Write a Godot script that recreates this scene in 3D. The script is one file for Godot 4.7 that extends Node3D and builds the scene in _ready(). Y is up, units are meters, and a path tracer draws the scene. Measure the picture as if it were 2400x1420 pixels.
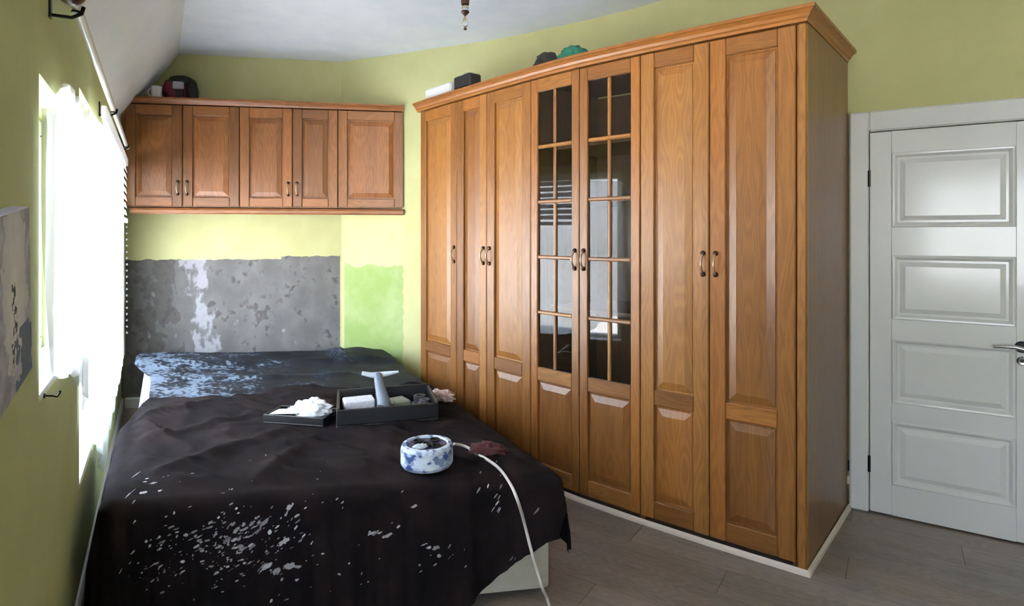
extends Node3D
# A small bedroom under renovation: fitted oak wardrobe, overhead cabinets, bed under dust sheets.
# Plan points are (x, z) in metres, the camera stands at the origin at eye height EYE and looks along -z.

const EYE := 1.4
const FOCAL := 1400.0      # pixels, in the 2400 x 1420 frame
const HORIZON := 548.0     # pixel row of the horizon
const CEIL := 2.868

var rng := RandomNumberGenerator.new()
var M := {}
var taken := {}

# ---------------------------------------------------------------- mesh helpers
class MB:
	var v := PackedVector3Array()
	var n := PackedVector3Array()
	var uv := PackedVector2Array()
	func tri(a: Vector3, b: Vector3, c: Vector3, na: Vector3, nb: Vector3, nc: Vector3, ua: Vector2, ub: Vector2, uc: Vector2) -> void:
		if (b - a).cross(c - a).dot(na + nb + nc) > 0.0:
			v.append(a); v.append(c); v.append(b)
			n.append(na); n.append(nc); n.append(nb)
			uv.append(ua); uv.append(uc); uv.append(ub)
		else:
			v.append(a); v.append(b); v.append(c)
			n.append(na); n.append(nb); n.append(nc)
			uv.append(ua); uv.append(ub); uv.append(uc)
	func quad(a: Vector3, b: Vector3, c: Vector3, d: Vector3, nn: Vector3, ua: Vector2, ub: Vector2, uc: Vector2, ud: Vector2) -> void:
		tri(a, b, c, nn, nn, nn, ua, ub, uc)
		tri(a, c, d, nn, nn, nn, ua, uc, ud)
	static func face_uv(p: Vector3, nn: Vector3, g: int, off: Vector2) -> Vector2:
		var k := nn.abs().max_axis_index()
		var along := p[g]
		var across := 0.0
		if k == g:
			along = p[(g + 1) % 3]
			across = p[(g + 2) % 3]
		else:
			across = p[3 - k - g]
		return Vector2(across, along) + off
	func fquad(a: Vector3, b: Vector3, c: Vector3, d: Vector3, nn: Vector3, g: int, off: Vector2) -> void:
		quad(a, b, c, d, nn, face_uv(a, nn, g, off), face_uv(b, nn, g, off), face_uv(c, nn, g, off), face_uv(d, nn, g, off))
	# chamfered box from lo to hi in the local frame of the transform
	func box(lo: Vector3, hi: Vector3, bev := 0.003, g := 1, off := Vector2.ZERO, xf := Transform3D.IDENTITY) -> void:
		var s := hi - lo
		bev = minf(bev, minf(s.x, minf(s.y, s.z)) * 0.45)
		var c := (lo + hi) * 0.5
		var h := s * 0.5
		var start := v.size()
		for k in 3:
			var i := (k + 1) % 3
			var j := (k + 2) % 3
			for sg in [-1.0, 1.0]:
				var nn := Vector3.ZERO
				nn[k] = sg
				var q := []
				for w in [[-1, -1], [1, -1], [1, 1], [-1, 1]]:
					var p := c
					p[k] += sg * h[k]
					p[i] += w[0] * (h[i] - bev)
					p[j] += w[1] * (h[j] - bev)
					q.append(p)
				fquad(q[0], q[1], q[2], q[3], nn, g, off)
			if bev > 0.0:
				for si in [-1.0, 1.0]:
					for sj in [-1.0, 1.0]:
						var nn := Vector3.ZERO
						nn[i] = si
						nn[j] = sj
						nn = nn.normalized()
						var q := []
						for e in [[-1.0, 0], [1.0, 0], [1.0, 1], [-1.0, 1]]:
							var p := c
							p[k] += e[0] * (h[k] - bev)
							p[i] += si * (h[i] - (bev if e[1] == 0 else 0.0))
							p[j] += sj * (h[j] - (0.0 if e[1] == 0 else bev))
							q.append(p)
						fquad(q[0], q[1], q[2], q[3], nn, g, off)
		if bev > 0.0:
			for sx in [-1.0, 1.0]:
				for sy in [-1.0, 1.0]:
					for sz in [-1.0, 1.0]:
						var sgn := Vector3(sx, sy, sz)
						var nn := sgn.normalized()
						var a := c + sgn * (h - Vector3(0, bev, bev))
						var b := c + sgn * (h - Vector3(bev, 0, bev))
						var d := c + sgn * (h - Vector3(bev, bev, 0))
						tri(a, b, d, nn, nn, nn, face_uv(a, nn, g, off), face_uv(b, nn, g, off), face_uv(d, nn, g, off))
		if xf != Transform3D.IDENTITY:
			for t in range(start, v.size()):
				v[t] = xf * v[t]
				n[t] = (xf.basis * n[t]).normalized()
	# polygon of plan points (x, z) extruded from y0 to y1
	func prism(poly: PackedVector2Array, y0: float, y1: float, off := Vector2.ZERO, g := 1) -> void:
		var idx := Geometry2D.triangulate_polygon(poly)
		for t in range(0, idx.size(), 3):
			for lvl in [[y0, Vector3.DOWN], [y1, Vector3.UP]]:
				var a := poly[idx[t]]
				var b := poly[idx[t + 1]]
				var c := poly[idx[t + 2]]
				var y: float = lvl[0]
				var nn: Vector3 = lvl[1]
				tri(Vector3(a.x, y, a.y), Vector3(b.x, y, b.y), Vector3(c.x, y, c.y), nn, nn, nn, a + off, b + off, c + off)
		var cen := Vector2.ZERO
		var cw := Geometry2D.is_polygon_clockwise(poly)
		var run := 0.0
		for k in poly.size():
			var a := poly[k]
			var b := poly[(k + 1) % poly.size()]
			var e := b - a
			if e.length() < 1e-6:
				continue
			var o := Vector2(e.y, -e.x).normalized()
			if cw:
				o = -o
			var nn := Vector3(o.x, 0, o.y)
			var l := e.length()
			var u0 := Vector2(run, y0) + off
			var u1 := Vector2(run + l, y0) + off
			var dv := Vector2(0, y1 - y0)
			if g == 0:
				u0 = Vector2(y0, run) + off
				u1 = Vector2(y0, run + l) + off
				dv = Vector2(y1 - y0, 0)
			quad(Vector3(a.x, y0, a.y), Vector3(b.x, y0, b.y), Vector3(b.x, y1, b.y), Vector3(a.x, y1, a.y), nn, u0, u1, u1 + dv, u0 + dv)
			run += l
	# sweep of a profile (outward, height) along plan points running left to right as seen from the room
	func sweep(path: PackedVector2Array, prof: PackedVector2Array, swap := true, sharp := 0.45, u0 := 0.0) -> void:
		var m := path.size()
		var sn := []
		for k in m - 1:
			var e := (path[k + 1] - path[k]).normalized()
			sn.append(Vector2(-e.y, e.x))
		var pos := func(k: int, p: Vector2) -> Vector3:
			var na: Vector2 = sn[maxi(k - 1, 0)]
			var nb: Vector2 = sn[mini(k, m - 2)]
			var mid := (na + nb).normalized()
			var w := path[k] + mid * (p.x / maxf(mid.dot(na), 0.3))
			return Vector3(w.x, p.y, w.y)
		var run := u0
		for k in m - 1:
			var n0: Vector2 = sn[k]
			var n1: Vector2 = sn[k]
			if k > 0 and absf(sn[k].angle_to(sn[k - 1])) < sharp:
				n0 = (sn[k] + sn[k - 1]).normalized()
			if k < m - 2 and absf(sn[k].angle_to(sn[k + 1])) < sharp:
				n1 = (sn[k] + sn[k + 1]).normalized()
			var l := (path[k + 1] - path[k]).length()
			var pl := 0.0
			for i in prof.size():
				var a := prof[i]
				var b := prof[(i + 1) % prof.size()]
				var e := b - a
				var el := e.length()
				if el < 1e-6:
					continue
				var pn := Vector2(e.y, -e.x) / el
				var na := Vector3(n0.x * pn.x, pn.y, n0.y * pn.x)
				var nb := Vector3(n1.x * pn.x, pn.y, n1.y * pn.x)
				var p0: Vector3 = pos.call(k, a)
				var p1: Vector3 = pos.call(k + 1, a)
				var p2: Vector3 = pos.call(k + 1, b)
				var p3: Vector3 = pos.call(k, b)
				var t0 := Vector2(pl, run)
				var t1 := Vector2(pl, run + l)
				var t2 := Vector2(pl + el, run + l)
				var t3 := Vector2(pl + el, run)
				if not swap:
					t0 = Vector2(run, a.y)
					t1 = Vector2(run + l, a.y)
					t2 = Vector2(run + l, b.y)
					t3 = Vector2(run, b.y)
				tri(p0, p1, p2, na, nb, nb, t0, t1, t2)
				tri(p0, p2, p3, na, nb, na, t0, t2, t3)
				pl += el
			run += l
		var idx := Geometry2D.triangulate_polygon(prof)
		for t in range(0, idx.size(), 3):
			for end in [0, m - 1]:
				var e2: Vector2 = (path[0] - path[1]).normalized() if end == 0 else (path[m - 1] - path[m - 2]).normalized()
				var nn := Vector3(e2.x, 0, e2.y)
				tri(pos.call(end, prof[idx[t]]), pos.call(end, prof[idx[t + 1]]), pos.call(end, prof[idx[t + 2]]), nn, nn, nn, prof[idx[t]], prof[idx[t + 1]], prof[idx[t + 2]])
	# smooth grid of points, p[j][i]
	func grid(p: Array, t: Array, flip := false) -> void:
		var ny := p.size()
		var nx: int = p[0].size()
		var nr := []
		for j in ny:
			var row := PackedVector3Array()
			for i in nx:
				var dx: Vector3 = p[j][mini(i + 1, nx - 1)] - p[j][maxi(i - 1, 0)]
				var dy: Vector3 = p[mini(j + 1, ny - 1)][i] - p[maxi(j - 1, 0)][i]
				var q := dy.cross(dx).normalized()
				row.append(-q if flip else q)
			nr.append(row)
		for j in ny - 1:
			for i in nx - 1:
				tri(p[j][i], p[j][i + 1], p[j + 1][i + 1], nr[j][i], nr[j][i + 1], nr[j + 1][i + 1], t[j][i], t[j][i + 1], t[j + 1][i + 1])
				tri(p[j][i], p[j + 1][i + 1], p[j + 1][i], nr[j][i], nr[j + 1][i + 1], nr[j + 1][i], t[j][i], t[j + 1][i + 1], t[j + 1][i])
	func tube(pts: Array, rad, sides := 10, caps := true) -> void:
		var rings := []
		var norms := []
		var m := pts.size()
		var ref := Vector3.UP
		for k in m:
			var d: Vector3 = (pts[mini(k + 1, m - 1)] - pts[maxi(k - 1, 0)]).normalized()
			if absf(d.dot(ref)) > 0.95:
				ref = Vector3.RIGHT
			var a := ref.cross(d).normalized()
			var b := d.cross(a).normalized()
			ref = b
			var r: float = rad[k] if rad is Array else rad
			var ring := PackedVector3Array()
			var nn := PackedVector3Array()
			for s in sides + 1:
				var w := TAU * s / sides
				var o := a * cos(w) + b * sin(w)
				ring.append(pts[k] + o * r)
				nn.append(o)
			rings.append(ring)
			norms.append(nn)
		var run := 0.0
		for k in m - 1:
			var l: float = (pts[k + 1] - pts[k]).length()
			for s in sides:
				var u0 := Vector2(float(s) / sides * 0.1, run)
				var u1 := Vector2(float(s + 1) / sides * 0.1, run)
				var dv := Vector2(0, l)
				tri(rings[k][s], rings[k][s + 1], rings[k + 1][s + 1], norms[k][s], norms[k][s + 1], norms[k + 1][s + 1], u0, u1, u1 + dv)
				tri(rings[k][s], rings[k + 1][s + 1], rings[k + 1][s], norms[k][s], norms[k + 1][s + 1], norms[k + 1][s], u0, u1 + dv, u0 + dv)
			run += l
		if caps:
			for e in [0, m - 1]:
				var d: Vector3 = (pts[0] - pts[1]).normalized() if e == 0 else (pts[m - 1] - pts[m - 2]).normalized()
				for s in sides:
					tri(pts[e], rings[e][s], rings[e][s + 1], d, d, d, Vector2.ZERO, Vector2.ZERO, Vector2.ZERO)
	# profile (radius, height) spun around the y axis of xf
	func lathe(prof: Array, sides := 24, xf := Transform3D.IDENTITY, smooth := false) -> void:
		for k in prof.size() - 1:
			var a: Vector2 = prof[k]
			var b: Vector2 = prof[k + 1]
			var e := b - a
			if e.length() < 1e-6:
				continue
			var pn := Vector2(e.y, -e.x).normalized()
			var pa := pn
			var pb := pn
			if smooth:
				if k > 0:
					var f: Vector2 = prof[k] - prof[k - 1]
					pa = (pn + Vector2(f.y, -f.x).normalized()).normalized()
				if k < prof.size() - 2:
					var f: Vector2 = prof[k + 2] - prof[k + 1]
					pb = (pn + Vector2(f.y, -f.x).normalized()).normalized()
			for s in sides:
				var w0 := TAU * s / sides
				var w1 := TAU * (s + 1) / sides
				var d0 := Vector3(cos(w0), 0, sin(w0))
				var d1 := Vector3(cos(w1), 0, sin(w1))
				var p := [d0 * a.x + Vector3(0, a.y, 0), d1 * a.x + Vector3(0, a.y, 0), d1 * b.x + Vector3(0, b.y, 0), d0 * b.x + Vector3(0, b.y, 0)]
				var q := [d0 * pa.x + Vector3(0, pa.y, 0), d1 * pa.x + Vector3(0, pa.y, 0), d1 * pb.x + Vector3(0, pb.y, 0), d0 * pb.x + Vector3(0, pb.y, 0)]
				for t in 4:
					p[t] = xf * p[t]
					q[t] = (xf.basis * q[t]).normalized()
				var u := [Vector2(float(s) / sides, a.y), Vector2(float(s + 1) / sides, a.y), Vector2(float(s + 1) / sides, b.y), Vector2(float(s) / sides, b.y)]
				if a.x > 1e-6:
					tri(p[0], p[1], p[2], q[0], q[1], q[2], u[0], u[1], u[2])
				if b.x > 1e-6:
					tri(p[0], p[2], p[3], q[0], q[2], q[3], u[0], u[2], u[3])
	func put(am: ArrayMesh, mat: Material) -> ArrayMesh:
		var arr := []
		arr.resize(Mesh.ARRAY_MAX)
		arr[Mesh.ARRAY_VERTEX] = v
		arr[Mesh.ARRAY_NORMAL] = n
		arr[Mesh.ARRAY_TEX_UV] = uv
		am.add_surface_from_arrays(Mesh.PRIMITIVE_TRIANGLES, arr)
		am.surface_set_material(am.get_surface_count() - 1, mat)
		return am

func numbered(called: String) -> String:
	if not taken.has(called):
		taken[called] = 0
		return called
	taken[called] += 1
	return "%s_%03d" % [called, taken[called]]

func node_of(called: String, parent: Node, mb: MB, mat: Material, mb2: MB = null, mat2: Material = null) -> MeshInstance3D:
	var o := MeshInstance3D.new()
	o.name = numbered(called) if parent == self else called
	var am := ArrayMesh.new()
	mb.put(am, mat)
	if mb2 != null:
		mb2.put(am, mat2)
	o.mesh = am
	o.cast_shadow = GeometryInstance3D.SHADOW_CASTING_SETTING_ON
	parent.add_child(o, true)
	return o

func tag(o: Node, label: String, category: String, group := "") -> Node:
	o.set_meta("label", label)
	o.set_meta("category", category)
	if group != "":
		o.set_meta("group", group)
	return o

func thing(called: String, label: String, category: String, at := Transform3D.IDENTITY, group := "") -> Node3D:
	var o := Node3D.new()
	o.name = numbered(called)
	add_child(o)
	o.transform = at
	tag(o, label, category, group)
	return o

func part(called: String, parent: Node, at := Transform3D.IDENTITY) -> Node3D:
	var o := Node3D.new()
	o.name = called
	parent.add_child(o, true)
	o.transform = at
	return o

func struct(called: String, mb: MB, mat: Material) -> MeshInstance3D:
	var o := node_of(called, self, mb, mat)
	o.set_meta("kind", "structure")
	return o

# ---------------------------------------------------------------- places
# plan point (x, z) of a floor contact that shows at column px, off pixels below the horizon
func G(px: float, off: float) -> Vector2:
	return Vector2((px - 1200.0) * EYE / off, -FOCAL * EYE / off)
func at_floor(px: float, py: float, y := 0.0) -> Vector3:
	var off := (py - HORIZON) / (EYE - y)
	return Vector3((px - 1200.0) / off, y, -FOCAL / off)
# vertical frame from plan point a to b: x along, y up, z towards the room
func frame(a: Vector2, b: Vector2) -> Transform3D:
	var e := (b - a).normalized()
	return Transform3D(Basis(Vector3(e.x, 0, e.y), Vector3.UP, Vector3(-e.y, 0, e.x)), Vector3(a.x, 0, a.y))
# where the line of sight through a pixel meets the frame's plane z = w
func pix(f: Transform3D, px: float, py: float, w := 0.0) -> Vector2:
	var inv := f.affine_inverse()
	var o := inv * Vector3(0, EYE, 0)
	var d := inv.basis * Vector3((px - 1200.0) / FOCAL, -(py - HORIZON) / FOCAL, -1.0)
	var p := o + d * ((w - o.z) / d.z)
	return Vector2(p.x, p.y)

func front_off(px: float) -> float:
	var xs := [978.0, 1070.0, 1140.0, 1243.0, 1300.0, 1357.0, 1500.0, 1662.0, 1866.0, 1890.0, 1900.0]
	var qs := [456.0, 500.0, 532.0, 578.0, 602.0, 625.0, 675.0, 728.0, 792.0, 799.0, 802.0]
	for k in xs.size() - 1:
		if px <= xs[k + 1]:
			return lerpf(qs[k], qs[k + 1], (px - xs[k]) / (xs[k + 1] - xs[k]))
	return 802.0
func front(px: float) -> Vector2:
	return G(px, front_off(px))

# ---------------------------------------------------------------- textures and materials
func noise(freq: float, seed_: int, oct := 4) -> FastNoiseLite:
	var f := FastNoiseLite.new()
	f.seed = seed_
	f.frequency = freq
	f.noise_type = FastNoiseLite.TYPE_SIMPLEX_SMOOTH
	f.fractal_octaves = oct
	return f

func wood_image(light: Color, dark: Color, seed_: int, w := 512, h := 1024) -> ImageTexture:
	var im := Image.create(w, h, true, Image.FORMAT_RGB8)
	var broad := noise(1.0, seed_, 2)
	var fine := noise(1.0, seed_ + 1, 3)
	for y in h:
		for x in w:
			var u := float(x) / w
			var t := float(y) / h
			# seamless by mirroring
			var mu := 1.0 - absf(2.0 * u - 1.0)
			var mt := 1.0 - absf(2.0 * t - 1.0)
			var warp := broad.get_noise_2d(mu * 2.2, mt * 1.3)
			var ring := 0.5 + 0.5 * sin((mu * 9.0 + warp * 5.0) * TAU * 0.55)
			var fibre := fine.get_noise_2d(mu * 70.0, mt * 3.0)
			var pore := fine.get_noise_2d(mu * 150.0 + 40.0, mt * 9.0)
			var stave := int(mu * 2.5)
			var k := 0.26 * ring + 0.26 * fmod(stave * 0.618 + 0.2, 1.0) + 0.24 * (0.5 + 0.5 * fibre) + 0.25 * (0.5 + 0.5 * broad.get_noise_2d(mu * 1.2 + 9.0, mt * 0.5))
			if pore > 0.32:
				k += (pore - 0.32) * 0.9
			im.set_pixel(x, y, light.lerp(dark, clampf(k, 0.0, 1.0)))
	im.generate_mipmaps()
	return ImageTexture.create_from_image(im)

func patchy(a: Color, b: Color, freq: float, seed_: int, oct := 4) -> NoiseTexture2D:
	var t := NoiseTexture2D.new()
	t.width = 512
	t.height = 512
	t.seamless = true
	t.noise = noise(freq, seed_, oct)
	var g := Gradient.new()
	g.set_color(0, a)
	g.set_color(1, b)
	t.color_ramp = g
	return t

func height_noise(freq: float, seed_: int, oct := 4) -> NoiseTexture2D:
	var t := NoiseTexture2D.new()
	t.width = 512
	t.height = 512
	t.seamless = true
	t.noise = noise(freq, seed_, oct)
	return t

func mat(c: Color, rough := 0.6, metal := 0.0) -> StandardMaterial3D:
	var m := StandardMaterial3D.new()
	m.albedo_color = c
	m.roughness = rough
	m.metallic = metal
	return m

func wood_mat(t: Texture2D, tint: Color, rough: float, scale: Vector2, coat := 0.0) -> StandardMaterial3D:
	var m := mat(tint, rough)
	m.albedo_texture = t
	m.uv1_scale = Vector3(scale.x, scale.y, 1)
	if coat > 0.0:
		m.clearcoat_enabled = true
		m.clearcoat = coat
		m.clearcoat_roughness = 0.22
	return m

func triplanar(a: Color, b: Color, freq: float, seed_: int, rough: float, scale := 1.0, relief := 0.0, rfreq := 0.05) -> StandardMaterial3D:
	var m := mat(Color.WHITE, rough)
	m.albedo_texture = patchy(a, b, freq, seed_)
	m.uv1_triplanar = true
	m.uv1_world_triplanar = true
	m.uv1_scale = Vector3.ONE * scale
	if relief > 0.0:
		m.heightmap_enabled = relief < 0.0
		m.heightmap_scale = relief
		m.heightmap_texture = height_noise(rfreq, seed_ + 7)
	return m

func make_materials() -> void:
	var oak := wood_image(Color8(166, 116, 58), Color8(112, 72, 32), 11)
	var oak2 := wood_image(Color8(156, 108, 53), Color8(104, 66, 29), 31)
	M.oak = []
	for k in [Color(1, 1, 1), Color(0.93, 0.91, 0.88), Color(1.0, 0.95, 0.9), Color(0.88, 0.85, 0.82)]:
		M.oak.append(wood_mat(oak if M.oak.size() % 2 == 0 else oak2, k, 0.38, Vector2(2.2, 0.62), 0.08))
	M.cab = []
	for k in [Color(0.90, 0.85, 0.92), Color(0.84, 0.80, 0.86), Color(0.95, 0.88, 0.94)]:
		M.cab.append(wood_mat(oak if M.cab.size() % 2 == 0 else oak2, k, 0.40, Vector2(2.2, 0.62), 0.2))
	M.veneer = wood_mat(wood_image(Color8(132, 98, 60), Color8(98, 66, 36), 51, 256, 512), Color.WHITE, 0.42, Vector2(1.4, 0.5), 0.2)
	M.green = Color8(196, 194, 112)
	M.wall = triplanar(Color8(188, 186, 132), Color8(201, 200, 148), 0.012, 3, 0.85, 0.5, 0.10, 0.06)
	M.ceiling = triplanar(Color8(234, 239, 246), Color8(246, 248, 252), 0.01, 5, 0.95, 0.6, 0.25, 0.07)
	M.trim = mat(Color8(198, 196, 190), 0.5)
	M.white = mat(Color8(236, 236, 236), 0.28)
	M.white.clearcoat_enabled = true
	M.white.clearcoat = 0.5
	M.white.clearcoat_roughness = 0.12
	M.upvc = mat(Color8(240, 241, 243), 0.35)
	M.mirror = mat(Color(0.05, 0.07, 0.05, 0.35), 0.02)
	M.mirror.transparency = BaseMaterial3D.TRANSPARENCY_ALPHA
	M.brass = mat(Color8(196, 176, 150), 0.35, 0.9)
	M.bronze = mat(Color8(52, 32, 20), 0.45, 0.6)
	M.black_metal = mat(Color8(28, 28, 28), 0.35, 0.5)
	M.black_plastic = mat(Color8(20, 20, 24), 0.42)
	M.chrome = mat(Color8(190, 190, 188), 0.22, 1.0)
	M.dark_wood = mat(Color8(58, 24, 18), 0.35)
	M.pole = mat(Color8(226, 220, 210), 0.35)
	M.glass = mat(Color(1, 1, 1, 0.06), 0.02)
	M.glass.transparency = BaseMaterial3D.TRANSPARENCY_ALPHA
	M.bead = mat(Color8(120, 116, 112), 0.4)
	M.crystal = mat(Color(1, 1, 1, 0.05), 0.02)
	M.crystal.refraction_enabled = true
	M.crystal.refraction_scale = 0.05

func _ready() -> void:
	rng.seed = 4711
	# ------------------------------------------------------------ camera, sky, light, exposure
	var cam := Camera3D.new()
	cam.name = "camera"
	cam.projection = Camera3D.PROJECTION_FRUSTUM
	cam.near = 0.05
	cam.far = 100.0
	cam.size = 0.05 * 1420.0 / FOCAL
	cam.frustum_offset = Vector2(0, -0.05 * (710.0 - HORIZON) / FOCAL)
	cam.position = Vector3(0, EYE, 0)
	add_child(cam)
	cam.current = true
	var we := WorldEnvironment.new()
	we.name = "environment"
	var env := Environment.new()
	var sky := Sky.new()
	var sm := ProceduralSkyMaterial.new()
	sm.sky_top_color = Color(0.80, 0.88, 1.0)
	sm.sky_horizon_color = Color(0.96, 0.98, 1.0)
	sm.ground_horizon_color = Color(0.92, 0.95, 0.96)
	sm.ground_bottom_color = Color(0.80, 0.83, 0.82)
	sky.sky_material = sm
	env.background_mode = Environment.BG_SKY
	env.sky = sky
	env.background_energy_multiplier = 15.0
	env.tonemap_mode = Environment.TONE_MAPPER_LINEAR
	env.tonemap_exposure = 1.3
	env.sdfgi_enabled = true
	env.ssao_enabled = true
	env.ssil_enabled = true
	we.environment = env
	add_child(we)
	# sun from beyond the wardrobe side of the house: it does not enter, but lights the pale ground added outside the windows
	var sun := DirectionalLight3D.new()
	sun.name = "sun"
	sun.light_color = Color(1.0, 0.96, 0.90)
	sun.light_energy = 85.0
	sun.light_angular_distance = 0.6
	sun.shadow_enabled = true
	sun.sky_mode = DirectionalLight3D.SKY_MODE_LIGHT_ONLY
	sun.look_at_from_position(Vector3(6.0, 11.0, -3.0), Vector3.ZERO)
	add_child(sun)

	make_materials()
	build_shell()
	build_windows()
	build_wardrobe()
	build_cabinets()
	build_door()
	build_bed()
	build_small_things()

# ---------------------------------------------------------------- the room
var PA := Vector2(-0.859, -0.95)      # near end of the window wall
var PL := Vector2(-3.137, -4.796)     # corner of window wall and bed wall
var PC := Vector2(-1.457, -5.10)      # corner of bed wall and wardrobe wall
var PR := Vector2(3.0, -2.287)
var PS := Vector2(3.0, 1.6)
var PT := Vector2(-1.35, 1.6)
var right_path := PackedVector2Array()

func rect_wall(mb: MB, a: Vector2, b: Vector2, h: float, holes: Array, t := 0.22) -> void:
	# a wall with rectangular openings [u0, u1, v0, v1], as blocks round them
	var f := frame(a, b)
	var l := (b - a).length()
	var u := 0.0
	for q in holes:
		mb.box(Vector3(u, 0, -t), Vector3(q[0], h, 0), 0.0, 1, Vector2.ZERO, f)
		mb.box(Vector3(q[0], 0, -t), Vector3(q[1], q[2], 0), 0.0, 1, Vector2.ZERO, f)
		mb.box(Vector3(q[0], q[3], -t), Vector3(q[1], h, 0), 0.0, 1, Vector2.ZERO, f)
		u = q[1]
	mb.box(Vector3(u, 0, -t), Vector3(l, h, 0), 0.0, 1, Vector2.ZERO, f)

var W1 := [0.62, 1.42, 0.98, 1.80]
var W2 := [1.50, 3.98, 0.44, 1.95]
var W3 := [2.50, 3.75, 0.80, 2.05]

func build_shell() -> void:
	# right wall: from the bed wall corner round to beyond the door
	var kx := [800.0, 948.0, 1000.0, 1170.0, 1400.0, 1560.0, 1780.0, 2000.0]
	var kq := [384.3, 404.0, 412.0, 436.0, 483.0, 523.0, 580.0, 637.0]
	var ctrl := []
	for k in kx.size():
		ctrl.append(G(kx[k], kq[k]))
	ctrl[0] = PC
	for k in ctrl.size() - 1:
		var p0: Vector2 = ctrl[maxi(k - 1, 0)]
		var p1: Vector2 = ctrl[k]
		var p2: Vector2 = ctrl[k + 1]
		var p3: Vector2 = ctrl[mini(k + 2, ctrl.size() - 1)]
		for s in 3:
			right_path.append(p1.cubic_interpolate(p2, p0, p3, s / 3.0))
	right_path.append(ctrl[ctrl.size() - 1])
	right_path.append(G(2400, 722))
	right_path.append(PR)

	# floor
	var room := PackedVector2Array([PA, PL])
	room.append_array(right_path)
	room.append_array(PackedVector2Array([PS, PT]))
	var outer := Geometry2D.offset_polygon(room, 0.2)
	if Geometry2D.is_polygon_clockwise(room):
		var rr := room.duplicate()
		rr.reverse()
		outer = Geometry2D.offset_polygon(rr, 0.2)
	var fb := MB.new()
	fb.prism(outer[0], -0.2, -0.012)
	var floor_ := struct("floor", fb, mat(Color8(60, 54, 50), 0.8))
	# laminate planks, laid along the door wall
	var lam := []
	for k in 3:
		var im := wood_image([Color8(160, 148, 140), Color8(150, 140, 132), Color8(154, 140, 130)][k], [Color8(112, 102, 96), Color8(104, 96, 90), Color8(108, 96, 88)][k], 70 + k * 5, 256, 512)
		lam.append(wood_mat(im, Color.WHITE, 0.42, Vector2(2.6, 0.8), 0.1))
	var dir := (G(2400, 722) - G(2000, 637)).normalized()
	var nrm := Vector2(-dir.y, dir.x)
	var org := G(2000, 637)
	var count := 0
	for r in range(-4, 34):
		var shift := fmod(r * 0.43, 1.28)
		for c in range(-6, 5):
			var a := org + nrm * (r * 0.192 + 0.0008) + dir * (c * 1.28 + shift + 0.0008)
			var q := PackedVector2Array([a, a + dir * 1.2784, a + dir * 1.2784 + nrm * 0.1904, a + nrm * 0.1904])
			for piece in Geometry2D.intersect_polygons(q, room):
				var mb := MB.new()
				var off := Vector2(rng.randf() * 3.0, rng.randf() * 3.0)
				var tris := Geometry2D.triangulate_polygon(piece)
				if tris.is_empty():
					continue
				mb.prism(piece, -0.012, 0.0, Vector2.ZERO)
				for t in mb.v.size():
					var p := Vector2(mb.v[t].x, mb.v[t].z) - org
					mb.uv[t] = Vector2(p.dot(nrm), p.dot(dir)) + off
				node_of("plank", floor_, mb, lam[rng.randi() % 3])
				count += 1
	# ceiling: flat, and a slope down to the window wall
	var cb := MB.new()
	cb.prism(outer[0], CEIL, CEIL + 0.2)
	struct("ceiling", cb, M.ceiling)
	var sb := MB.new()
	var lf := frame(PA, PL)
	var ll := (PL - PA).length()
	var low := 2.28
	var wedge := PackedVector2Array([Vector2(-0.22, low), Vector2(0.0, low), Vector2(0.40, CEIL), Vector2(0.40, CEIL + 0.05), Vector2(-0.22, CEIL + 0.05)])
	for k in wedge.size():
		var a := wedge[k]
		var b := wedge[(k + 1) % wedge.size()]
		var e := b - a
		var nn := lf.basis * Vector3(0, -e.x, e.y).normalized()
		sb.quad(lf * Vector3(0, a.y, a.x), lf * Vector3(ll + 0.25, a.y, a.x), lf * Vector3(ll + 0.25, b.y, b.x), lf * Vector3(0, b.y, b.x), nn, Vector2.ZERO, Vector2.RIGHT, Vector2.ONE, Vector2.DOWN)
	var wi := Geometry2D.triangulate_polygon(wedge)
	for t in range(0, wi.size(), 3):
		var p := []
		for s in 3:
			p.append(lf * Vector3(0, wedge[wi[t + s]].y, wedge[wi[t + s]].x))
		var nn := -lf.basis.x
		sb.tri(p[0], p[1], p[2], nn, nn, nn, Vector2.ZERO, Vector2.RIGHT, Vector2.ONE)
	struct("ceiling_slope", sb, M.ceiling)

	# pale ground outside, unseen, added to throw sunlight up at the ceiling
	var gb := MB.new()
	gb.box(Vector3(-40, -0.5, -40), Vector3(40, -0.25, 40), 0.0)
	struct("ground_bounce", gb, triplanar(Color8(206, 204, 200), Color8(226, 224, 220), 0.02, 8, 0.9, 0.3))

	# walls
	var mb := MB.new()
	rect_wall(mb, PA, PL, low, [W1, W2])
	struct("wall_left", mb, triplanar(Color8(180, 188, 128), Color8(196, 200, 142), 0.012, 4, 0.85, 0.5))
	mb = MB.new()
	rect_wall(mb, PL, PC, CEIL, [])
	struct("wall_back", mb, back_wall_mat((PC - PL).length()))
	mb = MB.new()
	mb.sweep(right_path, PackedVector2Array([Vector2(0, CEIL), Vector2(-0.2, CEIL), Vector2(-0.2, 0), Vector2(0, 0)]), false)
	struct("wall_right", mb, right_wall_mat())
	mb = MB.new()
	rect_wall(mb, PR, PS, CEIL, [])
	struct("wall_side", mb, M.wall)
	mb = MB.new()
	rect_wall(mb, PS, PT, CEIL, [W3])
	struct("wall_rear", mb, M.wall)
	mb = MB.new()
	rect_wall(mb, PT, PA, CEIL, [])
	struct("wall_near", mb, M.wall)
	# skirting
	var sk := PackedVector2Array([Vector2(0.0005, 0.0), Vector2(0.016, 0.0), Vector2(0.016, 0.07), Vector2(0.008, 0.085), Vector2(0.0005, 0.085)])
	sk.reverse()
	mb = MB.new()
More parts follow.
